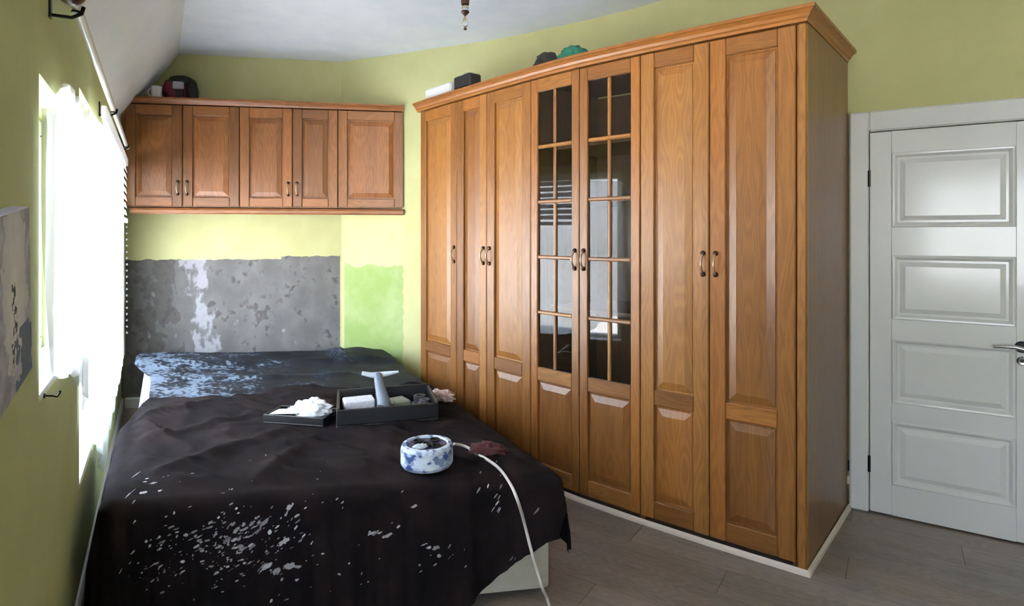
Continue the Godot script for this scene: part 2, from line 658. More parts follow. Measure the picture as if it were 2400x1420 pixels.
	mb.sweep(PackedVector2Array([PA, PL]), sk)
	struct("baseboard_left", mb, M.trim)
	mb = MB.new()
	mb.sweep(PackedVector2Array([PL + (PC - PL).normalized() * 0.03, PC]), sk)
	struct("baseboard_back", mb, M.trim)

func back_wall_mat(l: float) -> StandardMaterial3D:
	# green paint above, bare grey plaster with skim smears below 1.19 m
	var w := 768
	var h := 1024
	var im := Image.create(w, h, true, Image.FORMAT_RGB8)
	var n1 := noise(0.008, 91, 4)
	var n2 := noise(0.03, 92, 4)
	var n3 := noise(0.004, 93, 3)
	var green_a := Color8(188, 186, 132)
	var green_b := Color8(201, 200, 148)
	for y in h:
		var height := (1.0 - (y + 0.5) / h) * CEIL
		for x in w:
			var u := (x + 0.5) / w * l
			var a := n1.get_noise_2d(x, y)
			var b := n2.get_noise_2d(x, y)
			var c := n3.get_noise_2d(x * 2.0, y * 0.6)
			var edge := 1.19 + 0.012 * n2.get_noise_2d(x * 0.7, 3.0) + (0.02 if u > 1.22 else 0.0)
			var col := green_a.lerp(green_b, 0.5 + 0.5 * a)
			if height < edge and u < l - 0.012:
				col = Color8(96, 95, 94).lerp(Color8(120, 119, 118), clampf(0.5 + 0.7 * a + 0.3 * c, 0, 1))
				# darker ragged patches, most at the window end: mottled plaster plus painted-in shade
				var mottle_shade := a + 0.45 * b + (0.30 if u < 0.42 + 0.10 * c else -0.25)
				col = col.lerp(Color8(78, 74, 70), smoothstep(0.12, 0.30, mottle_shade) * 0.6)
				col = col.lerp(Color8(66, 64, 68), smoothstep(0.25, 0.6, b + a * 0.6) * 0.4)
				# white skim smears, trowelled on
				var sx := u - (0.54 + 0.12 * (1.19 - height) + 0.05 * c)
				var body := exp(-pow(sx / (0.085 + 0.10 * maxf(1.0 - height, 0.0)), 2.0))
				var sm := body * (1.0 if height > 0.96 + 0.06 * b else 0.72) + 0.8 * n1.get_noise_2d(x * 1.6 + 300.0, y * 1.1) + 0.3 * b
				col = col.lerp(Color8(178, 177, 184), smoothstep(0.45, 0.75, sm) * 0.7)
			im.set_pixel(x, y, col)
	im.generate_mipmaps()
	var m := mat(Color.WHITE, 0.9)
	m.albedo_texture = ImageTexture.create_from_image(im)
	m.uv1_scale = Vector3(1.0 / l, -1.0 / CEIL, 1)
	m.uv1_offset = Vector3(0, 1, 0)
	return m

func right_wall_mat() -> StandardMaterial3D:
	# green paint; near the bed corner a filled, half repainted patch
	var w := 1024
	var h := 512
	var l := 0.0
	for k in right_path.size() - 1:
		l += (right_path[k + 1] - right_path[k]).length()
	var im := Image.create(w, h, true, Image.FORMAT_RGB8)
	var n1 := noise(0.012, 191, 4)
	var n2 := noise(0.05, 192, 3)
	for y in h:
		var height := (1.0 - (y + 0.5) / h) * CEIL
		for x in w:
			var u := (x + 0.5) / w * l
			var a := n1.get_noise_2d(x, y)
			var b := n2.get_noise_2d(x, y)
			var col := Color8(188, 186, 132).lerp(Color8(201, 200, 148), 0.5 + 0.5 * a)
			if u > 0.03 and u < 0.62 + 0.02 * b and height < 1.52:
				if height > 1.13 + 0.05 * a + 0.02 * b:
					col = col.lerp(Color8(200, 192, 150), clampf(0.75 + b * 0.5, 0.0, 1.0))
				else:
					col = Color8(144, 168, 96).lerp(Color8(168, 184, 126), clampf(0.4 + a + 0.3 * b, 0.0, 1.0))
			im.set_pixel(x, y, col)
	im.generate_mipmaps()
	var m := mat(Color.WHITE, 0.88)
	m.albedo_texture = ImageTexture.create_from_image(im)
	m.uv1_scale = Vector3(1.0 / l, -1.0 / CEIL, 1)
	m.uv1_offset = Vector3(0, 1, 0)
	return m

func make_window(called: String, a: Vector2, b: Vector2, q: Array, bars: Array) -> void:
	var f := frame(a, b)
	var o := Node3D.new()
	o.name = called
	add_child(o)
	o.set_meta("kind", "structure")
	o.transform = f * Transform3D(Basis.IDENTITY, Vector3(q[0], q[2], 0))
	var w: float = q[1] - q[0]
	var h: float = q[3] - q[2]
	var t := 0.055
	var z0 := -0.17
	var z1 := -0.10
	var xs := [0.0]
	xs.append_array(bars)
	xs.append(w)
	for r in [[0.0, t], [h - t, h]]:
		var mb := MB.new()
		mb.box(Vector3(0, r[0], z0), Vector3(w, r[1], z1), 0.006)
		node_of("window_frame", o, mb, M.upvc)
	for k in xs.size():
		var mb := MB.new()
		var c: float = xs[k]
		var lo := maxf(c - t * 0.5, 0.0) if k > 0 and k < xs.size() - 1 else (0.0 if k == 0 else w - t)
		mb.box(Vector3(lo, t, z0), Vector3(lo + t, h - t, z1), 0.006)
		node_of("window_bar", o, mb, M.upvc)
	for k in xs.size() - 1:
		var mb := MB.new()
		var x0: float = xs[k] + t * (1.0 if k == 0 else 0.5)
		var x1: float = xs[k + 1] - t * (1.0 if k == xs.size() - 2 else 0.5)
		mb.quad(Vector3(x0, t, -0.135), Vector3(x1, t, -0.135), Vector3(x1, h - t, -0.135), Vector3(x0, h - t, -0.135), Vector3(0, 0, 1), Vector2.ZERO, Vector2.RIGHT, Vector2.ONE, Vector2.DOWN)
		node_of("pane", o, mb, M.glass)
	var s := MB.new()
	s.box(Vector3(0.001, 0.0005, -0.10), Vector3(w - 0.001, 0.02, -0.001), 0.004)
	node_of("window_sill", o, s, M.upvc)

func build_windows() -> void:
	make_window("window_1", PA, PL, W1, [])
	make_window("window_2", PA, PL, W2, [0.87, 1.74])
	make_window("window_3", PS, PT, W3, [0.62])
	# slatted blind drawn half way down the far lights
	var f := frame(PA, PL)
	var b := thing("window_blind", "white slatted blind half lowered over the tall window beside the overhead cabinets", "blind", f * Transform3D(Basis.IDENTITY, Vector3(1.86, 1.50, 0.052)))
	var slat_mat := mat(Color8(226, 224, 224), 0.5)
	slat_mat.backlight_enabled = true
	slat_mat.backlight = Color(0.8, 0.8, 0.8)
	var len_ := 2.16
	var mb := MB.new()
	mb.box(Vector3(0, 0.40, -0.008), Vector3(len_, 0.455, 0.012), 0.004)
	node_of("headrail", b, mb, slat_mat)
	for k in 7:
		mb = MB.new()
		var y := 0.055 + k * 0.053
		mb.box(Vector3(0.005, -0.021, -0.0015), Vector3(len_ - 0.005, 0.021, 0.0015), 0.0005, 0, Vector2.ZERO, Transform3D(Basis(Vector3.RIGHT, -0.2), Vector3(0, y, 0)))
		node_of("slat", b, mb, slat_mat)
	mb = MB.new()
	mb.box(Vector3(0, -0.02, -0.006), Vector3(len_, 0.014, 0.010), 0.004)
	node_of("bottom_rail", b, mb, slat_mat)
	for k in 18:
		mb = MB.new()
		mb.lathe([Vector2(0, -0.010), Vector2(0.008, -0.004), Vector2(0.008, 0.004), Vector2(0, 0.010)], 6, Transform3D(Basis.IDENTITY, Vector3(len_ - 0.01, -0.05 - k * 0.046, 0.004)))
		node_of("bead", b, mb, M.bead)
	# curtain pole above the windows
	var p := thing("curtain_pole", "white curtain pole with dark wooden ball end above the windows", "curtain pole", f * Transform3D(Basis.IDENTITY, Vector3(0.66, 2.03, 0.06)))
	mb = MB.new()
	mb.tube([Vector3(0.03, 0, 0), Vector3(3.3, 0, 0)], 0.0125, 12)
	node_of("pole", p, mb, M.pole)
	mb = MB.new()
	mb.lathe([Vector2(0, -0.036), Vector2(0.02, -0.031), Vector2(0.034, -0.014), Vector2(0.036, 0.0), Vector2(0.034, 0.014), Vector2(0.02, 0.031), Vector2(0.016, 0.04), Vector2(0.0, 0.04)], 20, Transform3D(Basis(Vector3(0, 0, 1), -PI / 2), Vector3.ZERO), true)
	node_of("finial", p, mb, M.dark_wood)
	for u in [0.12, 1.7, 3.1]:
		mb = MB.new()
		mb.box(Vector3(u - 0.012, -0.045, -0.06), Vector3(u + 0.012, 0.03, -0.054), 0.002)
		mb.tube([Vector3(u, -0.035, -0.056), Vector3(u, -0.034, -0.01), Vector3(u, -0.02, 0.012), Vector3(u, 0.0, 0.017)], 0.005, 8)
		mb.tube([Vector3(u, -0.02, 0), Vector3(u, -0.0145, 0)], 0.012, 8)
		node_of("bracket", p, mb, M.black_metal)
	# sheer net curtain across both windows, its hem uneven and hitched up at the near end
	var c := MB.new()
	var pts := []
	var uvs := []
	var ku := [0.50, 0.90, 1.09, 1.255, 1.53, 1.89, 2.20, 2.58, 3.24, 4.20]
	var kb := [1.07, 1.00, 0.96, 0.88, 0.67, 0.50, 0.27, 0.37, 0.42, 0.50]
	for j in 31:
		var row := []
		var ur := []
		var t := j / 30.0
		for i in 241:
			var u := lerpf(0.52, 4.10, i / 240.0)
			var bot := 0.5
			for k in ku.size() - 1:
				if u >= ku[k] and u <= ku[k + 1]:
					bot = lerpf(kb[k], kb[k + 1], smoothstep(0.0, 1.0, (u - ku[k]) / (ku[k + 1] - ku[k])))
			var top := 1.70 + 0.14 * smoothstep(0.6, 0.92, u) + 0.12 * smoothstep(0.92, 3.2, u)
			var y := lerpf(top, bot + 0.012 * sin(u * 46.0), t)
			row.append(f * Vector3(u, y, 0.026 + 0.011 * sin(u * 46.0 + 2.0 * t) + 0.004 * sin(u * 113.0 + 5.0 * t)))
			ur.append(Vector2(u, y))
		pts.append(row)
		uvs.append(ur)
	c.grid(pts, uvs)
	var voile := mat(Color8(246, 247, 250, 150), 0.9)
	voile.transparency = BaseMaterial3D.TRANSPARENCY_ALPHA
	voile.backlight_enabled = true
	voile.backlight = Color(1, 1, 1)
	tag(node_of("net_curtain", self, c, voile), "sheer white net curtain glowing in front of the windows", "curtain")

# ---------------------------------------------------------------- joinery
func piece(called: String, parent: Node, lo: Vector3, hi: Vector3, mats: Array, g := 1, bev := 0.004) -> MeshInstance3D:
	var mb := MB.new()
	mb.box(lo, hi, bev, g, Vector2(rng.randf() * 4.0, rng.randf() * 4.0))
	return node_of(called, parent, mb, mats[rng.randi() % mats.size()])

func raised_panel(called: String, parent: Node, x0: float, x1: float, y0: float, y1: float, mats: Array) -> void:
	# a field with a sloped border, set into the frame
	var mb := MB.new()
	var off := Vector2(rng.randf() * 4.0, rng.randf() * 4.0)
	var levels := [[0.0, -0.016], [0.010, -0.016], [0.013, -0.013], [0.042, -0.004], [0.046, -0.0025]]
	var ring := func(k: int) -> Array:
		var d: float = levels[k][0]
		var z: float = levels[k][1]
		return [Vector3(x0 + d, y0 + d, z), Vector3(x1 - d, y0 + d, z), Vector3(x1 - d, y1 - d, z), Vector3(x0 + d, y1 - d, z)]
	for k in levels.size() - 1:
		var a: Array = ring.call(k)
		var b: Array = ring.call(k + 1)
		for s in 4:
			var t := (s + 1) % 4
			var nn: Vector3 = (a[t] - a[s]).cross(b[s] - a[s]).normalized()
			if nn.z < 0:
				nn = -nn
			var u := func(p: Vector3) -> Vector2: return Vector2(p.x, p.y) + off
			mb.quad(a[s], a[t], b[t], b[s], nn, u.call(a[s]), u.call(a[t]), u.call(b[t]), u.call(b[s]))
	var e: Array = ring.call(levels.size() - 1)
	mb.fquad(e[0], e[1], e[2], e[3], Vector3(0, 0, 1), 1, off)
	node_of(called, parent, mb, mats[rng.randi() % mats.size()])

func bow_handle(parent: Node, x: float, y: float, l := 0.095) -> void:
	var grip := MB.new()
	var pts := []
	for k in 11:
		var t := k / 10.0
		pts.append(Vector3(x, y - l * 0.5 + l * t, 0.004 + 0.024 * sin(PI * t)))
	grip.tube(pts, 0.0052, 8)
	var ends := MB.new()
	for s in [-1.0, 1.0]:
		ends.lathe([Vector2(0.012, 0.0), Vector2(0.012, 0.004), Vector2(0.009, 0.011), Vector2(0.0, 0.014)], 12, Transform3D(Basis(Vector3.RIGHT, PI / 2), Vector3(x, y + s * l * 0.5, 0)))
	var o := node_of("handle", parent, grip, M.brass, ends, M.bronze)
	o.set_meta("label", "pale bow handle with dark ends")

# door in local frame: x 0..w, y from its base, z = 0 the front face
func panel_door(unit: Node, fr: Transform3D, w: float, h: float, mats: Array, rails: Array, handle_x: float, handle_y: float, st := 0.075) -> Node3D:
	var d := part("door", unit, fr)
	piece("stile", d, Vector3(0, 0, -0.022), Vector3(st, h, 0), mats)
	piece("stile", d, Vector3(w - st, 0, -0.022), Vector3(w, h, 0), mats)
	for k in rails.size():
		piece("rail", d, Vector3(st + 0.0004, rails[k][0], -0.022), Vector3(w - st - 0.0004, rails[k][1], -0.0008), mats, 0)
		if k > 0:
			raised_panel("panel", d, st - 0.001, w - st + 0.001, rails[k - 1][1] - 0.001, rails[k][0] + 0.001, mats)
	if handle_y > 0.0:
		bow_handle(d, handle_x, handle_y)
	return d

func glazed_door(unit: Node, fr: Transform3D, w: float, h: float, mats: Array, handle_x: float, handle_y: float) -> void:
	var st := 0.05
	var d := part("door", unit, fr)
	piece("stile", d, Vector3(0, 0, -0.022), Vector3(st, h, 0), mats)
	piece("stile", d, Vector3(w - st, 0, -0.022), Vector3(w, h, 0), mats)
	var y0 := 0.618
	var y1 := h - 0.072
	for r in [[0.0, 0.085], [0.545, y0], [y1, h]]:
		piece("rail", d, Vector3(st + 0.0004, r[0], -0.022), Vector3(w - st - 0.0004, r[1], -0.0008), mats, 0)
	raised_panel("panel", d, st - 0.001, w - st + 0.001, 0.084, 0.546, mats)
	var bar := 0.020
	var x0 := st
	var x1 := w - st
	var xm := (x0 + x1) * 0.5
	var dy := (y1 - y0) / 5.0
	for k in 5:
		var a := y0 + k * dy + (bar * 0.5 if k > 0 else 0.0)
		var b := y0 + (k + 1) * dy - (bar * 0.5 if k < 4 else 0.0)
		if k > 0:
			piece("glazing_bar", d, Vector3(x0, y0 + k * dy - bar * 0.5, -0.020), Vector3(x1, y0 + k * dy + bar * 0.5, -0.003), mats, 0, 0.005)
		piece("glazing_bar", d, Vector3(xm - bar * 0.5, a + 0.0004, -0.019), Vector3(xm + bar * 0.5, b - 0.0004, -0.0035), mats, 1, 0.005)
		for c in 2:
			var mb := MB.new()
			var px0 := x0 if c == 0 else xm + bar * 0.5 - 0.003
			var px1 := xm - bar * 0.5 + 0.003 if c == 0 else x1
			mb.quad(Vector3(px0, a - 0.003, -0.015), Vector3(px1, a - 0.003, -0.015), Vector3(px1, b + 0.003, -0.015), Vector3(px0, b + 0.003, -0.015), Vector3(0, 0, 1), Vector2.ZERO, Vector2.RIGHT, Vector2.ONE, Vector2.DOWN)
			var g := node_of("pane", d, mb, M.mirror)
			g.set_meta("label", "small reflecting glass pane")
	bow_handle(d, handle_x, handle_y)

func build_wardrobe() -> void:
	var xs := [985.0, 1070.0, 1140.0, 1243.0, 1357.0, 1500.0, 1662.0, 1866.0]
	var units := [[0, 1], [1, 3], [3, 5], [5, 7]]
	var labels := ["narrow single door oak wardrobe unit at the bed corner end", "oak wardrobe unit with two solid doors left of the glazed doors", "oak wardrobe unit with two doors of small glass panes", "oak wardrobe unit with two solid doors beside the white door"]
	# back line, a hand's breadth off the wall
	var depth := [0.36, 0.46, 0.52, 0.58, 0.64, 0.69, 0.72, 0.74]
	var back := []
	for k in xs.size():
		var e := (front(xs[mini(k + 1, 7)]) - front(xs[maxi(k - 1, 0)])).normalized()
		back.append(front(xs[k]) - Vector2(-e.y, e.x) * depth[k])
	var end_front := front(1890)
	var end_back := G(1987, 641)
	back[7] = end_back + (front(1866) - end_front)
	var y0 := 0.035
	var y1 := 2.268
	for i in units.size():
		var a: int = units[i][0]
		var b: int = units[i][1]
		var base := frame(front(xs[a]), front(xs[b]))
		var u := thing("wardrobe_unit", labels[i], "wardrobe", Transform3D(Basis.IDENTITY, base.origin), "fitted wardrobe units along the wall")
		var org := Vector2(base.origin.x, base.origin.z)
		# carcass
		for s in [a, b]:
			var e := (front(xs[b]) - front(xs[a])).normalized()
			var nrm := Vector2(-e.y, e.x)
			var p0: Vector2 = front(xs[s]) - nrm * 0.026 - org
			var p1: Vector2 = back[s] - org
			var inward: Vector2 = e * (0.0185 if s == a else -0.0185)
			var gap: Vector2 = e * (0.001 if s == a else -0.001)
			var mb := MB.new()
			mb.prism(PackedVector2Array([p0 + gap, p1 + gap, p1 + inward, p0 + inward]), 0.0, y1 + 0.006)
			node_of("side_panel", u, mb, M.veneer)
		for lvl in [[0.05, 0.068], [y1 - 0.014, y1 + 0.004]]:
			var poly := PackedVector2Array()
			for k in range(a, b + 1):
				var e := (front(xs[mini(k + 1, 7)]) - front(xs[maxi(k - 1, 0)])).normalized()
				poly.append(front(xs[k]) - Vector2(-e.y, e.x) * 0.028 - org)
			for k in range(b, a - 1, -1):
				poly.append(back[k] - org)
			# keep inside the side panels
			var c := Vector2.ZERO
			for p in poly:
				c += p / poly.size()
			for k in poly.size():
				poly[k] += (c - poly[k]).normalized() * 0.03
			var mb := MB.new()
			mb.prism(poly, lvl[0], lvl[1])
			node_of("top_panel" if lvl[0] > 1.0 else "base_panel", u, mb, M.veneer)
		# back board, and shelves behind the glass
		var bp := PackedVector2Array()
		for k in range(a, b + 1):
			bp.append(back[k] - org)
		for k in range(b, a - 1, -1):
			var e := (front(xs[b]) - front(xs[a])).normalized()
			bp.append(back[k] - org + Vector2(-e.y, e.x) * 0.012)
		var bm := MB.new()
		bm.prism(bp, 0.07, y1 - 0.02)
		node_of("back_board", u, bm, M.veneer)
		if i == 2:
			for sy in [0.97, 1.57, 1.88]:
				var poly := PackedVector2Array()
				for k in range(a, b + 1):
					var e := (front(xs[mini(k + 1, 7)]) - front(xs[maxi(k - 1, 0)])).normalized()
					poly.append(front(xs[k]) - Vector2(-e.y, e.x) * 0.10 - org)
				for k in range(b, a - 1, -1):
					poly.append(back[k] - org)
				var c := Vector2.ZERO
				for p in poly:
					c += p / poly.size()
				for k in poly.size():
					poly[k] += (c - poly[k]).normalized() * 0.035
				var mb := MB.new()
				mb.prism(poly, sy, sy + 0.018)
				node_of("shelf", u, mb, M.veneer)
		for k in range(a, b):
			var f := frame(front(xs[k]), front(xs[k + 1]))
			var w := (front(xs[k + 1]) - front(xs[k])).length() - 0.005
			var loc := Transform3D(f.basis, f.origin - base.origin + f.basis.x * 0.0025 + Vector3(0, y0, 0))
			var h := y1 - y0
			var hy := 1.265 - y0
			var left_hung: bool = k in [0, 1, 3, 5]
			var hx := w - 0.026 if left_hung else 0.026
			if k == 3 or k == 4:
				glazed_door(u, loc, w, h, M.oak, hx, hy)
			else:
				panel_door(u, loc, w, h, M.oak, [[0.0, 0.085], [0.545, 0.618], [h - 0.075, h]], hx, hy, 0.070)
	# end panel with its front stile
	var ep := thing("wardrobe_end_panel", "tall plain oak end panel of the wardrobe facing the white door", "panel", Transform3D(Basis.IDENTITY, Vector3(end_front.x, 0, end_front.y)))
	var sd := (end_back - end_front).normalized()
	var sn := Vector2(-sd.y, sd.x)
	if sn.dot(Vector2(1, 0)) < 0:
		sn = -sn
	var mb := MB.new()
	mb.prism(PackedVector2Array([Vector2.ZERO + sd * 0.03, end_back - end_front, end_back - end_front - sn * 0.018, sd * 0.03 - sn * 0.018]), 0.0, 2.272)
	node_of("panel", ep, mb, M.veneer)
	var f2 := frame(front(1866), end_front)
	var lw := (end_front - front(1866)).length()
	mb = MB.new()
	mb.box(Vector3(0.003, 0.0, -0.03), Vector3(lw + 0.004, 2.272, 0.002), 0.008, 1, Vector2(0.3, 0.2), Transform3D(f2.basis, f2.origin - Vector3(end_front.x, 0, end_front.y)))
	node_of("front_stile", ep, mb, M.oak[0])
	# cornice and floor strip
	var path := PackedVector2Array()
	for px in [978.0, 1027.0, 1070.0, 1140.0, 1190.0, 1243.0, 1300.0, 1357.0, 1428.0, 1500.0, 1581.0, 1662.0, 1760.0, 1890.0]:
		path.append(front(px))
	path.append(end_back)
	mb = MB.new()
	var prof := PackedVector2Array([Vector2(-0.03, 0.0), Vector2(0.004, 0.0), Vector2(0.006, 0.012), Vector2(0.014, 0.018), Vector2(0.020, 0.030), Vector2(0.034, 0.042), Vector2(0.040, 0.044), Vector2(0.040, 0.058), Vector2(-0.03, 0.058)])
	for k in prof.size():
		prof[k].y += 2.2745
	mb.sweep(path, prof)
	tag(node_of("wardrobe_cornice", self, mb, M.oak[2]), "moulded oak cornice running round the top of the wardrobe", "cornice")
	mb = MB.new()
	var strip := PackedVector2Array([Vector2(0.004, 0.0), Vector2(0.018, 0.0), Vector2(0.016, 0.012), Vector2(0.004, 0.022)])
	mb.sweep(path, strip)
	tag(node_of("floor_strip", self, mb, mat(Color8(214, 200, 186), 0.5)), "pale edging strip along the foot of the wardrobe", "edging strip")

func build_cabinets() -> void:
	var A := Vector2(-2.957, -4.50)
	var B := Vector2(-0.871, -4.84)
	var f := frame(A, B)
	var xs := [292.0, 427.5, 561.0, 685.5, 792.0, 946.0]
	var us := []
	for x in xs:
		us.append(pix(f, x, 400).x)
	var y0 := 1.612
	var y1 := 2.385
	var depth := 0.30
	var labels := ["oak overhead cabinet with two doors next to the window", "oak overhead cabinet with two doors in the middle of the row", "oak overhead cabinet with a single door in the wall corner"]
	var spans := [[0, 2], [2, 4], [4, 5]]
	for i in 3:
		var a: int = spans[i][0]
		var b: int = spans[i][1]
		var u := thing("overhead_cabinet", labels[i], "cabinet", f * Transform3D(Basis.IDENTITY, Vector3(us[a], 1.60, 0)), "overhead cabinets above the bed")
		var w: float = us[b] - us[a]
		var mb := MB.new()
		mb.box(Vector3(0.001, 0.004, -depth), Vector3(w - 0.001, y1 - 1.60 + 0.004, -0.024), 0.002)
		node_of("body", u, mb, M.veneer)
		for k in range(a, b):
			var dw: float = us[k + 1] - us[k] - 0.005
			var loc := Transform3D(Basis.IDENTITY, Vector3(us[k] - us[a] + 0.0025, y0 - 1.60, 0))
			var h := y1 - y0
			var hx := dw - 0.03 if k % 2 == 0 else 0.03
			panel_door(u, loc, dw, h, M.cab, [[0.0, 0.07], [h - 0.075, h]], hx, 0.14 if k < 4 else -1.0, 0.07)
	# filler at the window end, cornice and lower rail
	var mb := MB.new()
	mb.box(Vector3(0.008, 1.6, -0.28), Vector3(us[0] - 0.002, 2.388, -0.004), 0.002)
	mb.v = f * mb.v
	for k in mb.n.size():
		mb.n[k] = f.basis * mb.n[k]
	tag(node_of("cabinet_filler", self, mb, M.cab[1]), "narrow upright oak filler between the overhead cabinets and the window wall", "filler panel")
	var path := PackedVector2Array([A + (B - A).normalized() * 0.075, A.lerp(B, 0.5), B - (B - A).normalized() * 0.01])
	mb = MB.new()
	var prof := PackedVector2Array([Vector2(-0.28, 0.0), Vector2(0.004, 0.0), Vector2(0.010, 0.014), Vector2(0.020, 0.026), Vector2(0.030, 0.034), Vector2(0.030, 0.046), Vector2(-0.28, 0.046)])
	for k in prof.size():
		prof[k].y += 2.391
	mb.sweep(path, prof)
	tag(node_of("cabinet_cornice", self, mb, M.cab[2]), "oak cornice board on top of the overhead cabinets", "cornice")
	mb = MB.new()
	prof = PackedVector2Array([Vector2(-0.28, 0.012), Vector2(-0.02, 0.0), Vector2(0.002, 0.0), Vector2(0.010, 0.010), Vector2(0.010, 0.030), Vector2(0.0, 0.046), Vector2(-0.28, 0.046)])
	for k in prof.size():
		prof[k].y += 1.552
	mb.sweep(path, prof)
	tag(node_of("cabinet_light_rail", self, mb, M.cab[2]), "oak rail along the underside of the overhead cabinets", "rail")

func build_door() -> void:
	var f := frame(G(2000, 637), G(2400, 722))
	var o := Node3D.new()
	o.name = "door_1"
	add_child(o)
	o.set_meta("kind", "structure")
	o.transform = f
	var x0 := pix(f, 2039, 700).x
	var top := pix(f, 2220, 300).y
	var w := 0.76
	# casing
	var cl := pix(f, 1992, 700).x
	var ctop := pix(f, 2200, 250).y
	for r in [[Vector3(cl, 0.001, 0.001), Vector3(x0 - 0.004, ctop, 0.05)], [Vector3(x0 + w + 0.004, 0.001, 0.001), Vector3(x0 + w + 0.075, ctop, 0.05)], [Vector3(x0 - 0.0035, top + 0.005, 0.001), Vector3(x0 + w + 0.0035, ctop, 0.05)]]:
		var mb := MB.new()
		mb.box(r[0], r[1], 0.008)
		node_of("door_casing", o, mb, M.white)
	var leaf := part("door_leaf", o, Transform3D(Basis.IDENTITY, Vector3(x0, 0.008, 0.004)))
	var z := 0.034
	# panels, measured off the leaf
	var px0 := pix(f, 2090, 700).x - x0
	var px1 := pix(f, 2378, 700).x - x0
	var rows := []
	for r in [[360.0, 533.0], [597.0, 746.0], [790.0, 940.0], [982.0, 1130.0]]:
		rows.append([pix(f, 2092, r[1]).y - 0.008, pix(f, 2092, r[0]).y - 0.008])
	var h := top - 0.008
	var mb2 := MB.new()
	mb2.box(Vector3(0, 0, 0), Vector3(px0, h, z), 0.003)
	node_of("stile", leaf, mb2, M.white)
	mb2 = MB.new()
	mb2.box(Vector3(px1, 0, 0), Vector3(w, h, z), 0.003)
	node_of("stile", leaf, mb2, M.white)
	var ys := [[0.0, rows[3][0]], [rows[3][1], rows[2][0]], [rows[2][1], rows[1][0]], [rows[1][1], rows[0][0]], [rows[0][1], h]]
	for y in ys:
		var mb := MB.new()
		mb.box(Vector3(px0, y[0], 0), Vector3(px1, y[1], z), 0.0)
		node_of("rail", leaf, mb, M.white)
	for r in rows:
		# sunk, moulded and raised in the middle
		var mb := MB.new()
		var lv := [[0.0, z], [0.005, z + 0.004], [0.012, z + 0.003], [0.024, z - 0.010], [0.034, z - 0.010], [0.056, z - 0.002], [0.058, z - 0.002]]
		var ring := func(k: int) -> Array:
			var d: float = lv[k][0]
			return [Vector3(px0 + d, r[0] + d, lv[k][1]), Vector3(px1 - d, r[0] + d, lv[k][1]), Vector3(px1 - d, r[1] - d, lv[k][1]), Vector3(px0 + d, r[1] - d, lv[k][1])]
		for k in lv.size() - 1:
			var a: Array = ring.call(k)
			var b: Array = ring.call(k + 1)
			for s in 4:
				var t := (s + 1) % 4
				var nn: Vector3 = (a[t] - a[s]).cross(b[s] - a[s]).normalized()
				if nn.z < 0:
					nn = -nn
				mb.quad(a[s], a[t], b[t], b[s], nn, Vector2.ZERO, Vector2.RIGHT, Vector2.ONE, Vector2.DOWN)
		var e: Array = ring.call(lv.size() - 1)
		mb.quad(e[0], e[1], e[2], e[3], Vector3(0, 0, 1), Vector2.ZERO, Vector2.RIGHT, Vector2.ONE, Vector2.DOWN)
		node_of("panel", leaf, mb, M.white)
	# hinges
	for y in [pix(f, 2037, 420).y, pix(f, 2041, 1080).y]:
		var mb := MB.new()
		mb.tube([Vector3(x0 - 0.002, y - 0.04, 0.046), Vector3(x0 - 0.002, y + 0.04, 0.046)], 0.0065, 10)
		node_of("hinge", o, mb, M.black_metal)
	# lever handle and key escutcheon
	var hp := pix(f, 2397, 815, 0.06)
	var mb := MB.new()
	var disc := Basis(Vector3.RIGHT, PI / 2)
	mb.lathe([Vector2(0, 0), Vector2(0.026, 0.0), Vector2(0.026, 0.006), Vector2(0.022, 0.010), Vector2(0.0, 0.010)], 24, Transform3D(disc, Vector3(hp.x, hp.y, 0.038)))
	mb.tube([Vector3(hp.x, hp.y, 0.045), Vector3(hp.x, hp.y, 0.085)], 0.010, 12)
	var lever := MB.new()
	lever.tube([Vector3(hp.x + 0.006, hp.y - 0.004, 0.088), Vector3(hp.x - 0.03, hp.y + 0.004, 0.088), Vector3(hp.x - 0.07, hp.y + 0.002, 0.086), Vector3(hp.x - 0.105, hp.y - 0.002, 0.080)], [0.012, 0.010, 0.008, 0.0065], 10)
	var hn := node_of("door_handle", o, mb, M.black_metal, lever, M.chrome)
	hn.set_meta("label", "dark rose with a chrome lever")
	var kp := pix(f, 2396, 846, 0.04)
	mb = MB.new()
	mb.lathe([Vector2(0.008, 0.0), Vector2(0.020, 0.0), Vector2(0.020, 0.004), Vector2(0.016, 0.007), Vector2(0.008, 0.006)], 20, Transform3D(disc, Vector3(kp.x, kp.y, 0.038)))
	var hole := MB.new()
	hole.lathe([Vector2(0.009, 0.0), Vector2(0.009, 0.003), Vector2(0.0, 0.003)], 12, Transform3D(disc, Vector3(kp.x, kp.y, 0.038)))
	node_of("key_escutcheon", o, mb, M.chrome, hole, M.black_plastic)

# ---------------------------------------------------------------- bed
var HL := Vector2(-2.88, -4.66)
var HR := Vector2(-1.086, -4.80)
var FR := Vector2(0.14, -2.33)
var FL := Vector2(-1.38, -2.08)
const TOP := 0.455

func bed_at(s: float, t: float) -> Vector2:
	return HL.lerp(HR, s).lerp(FL.lerp(FR, s), t)

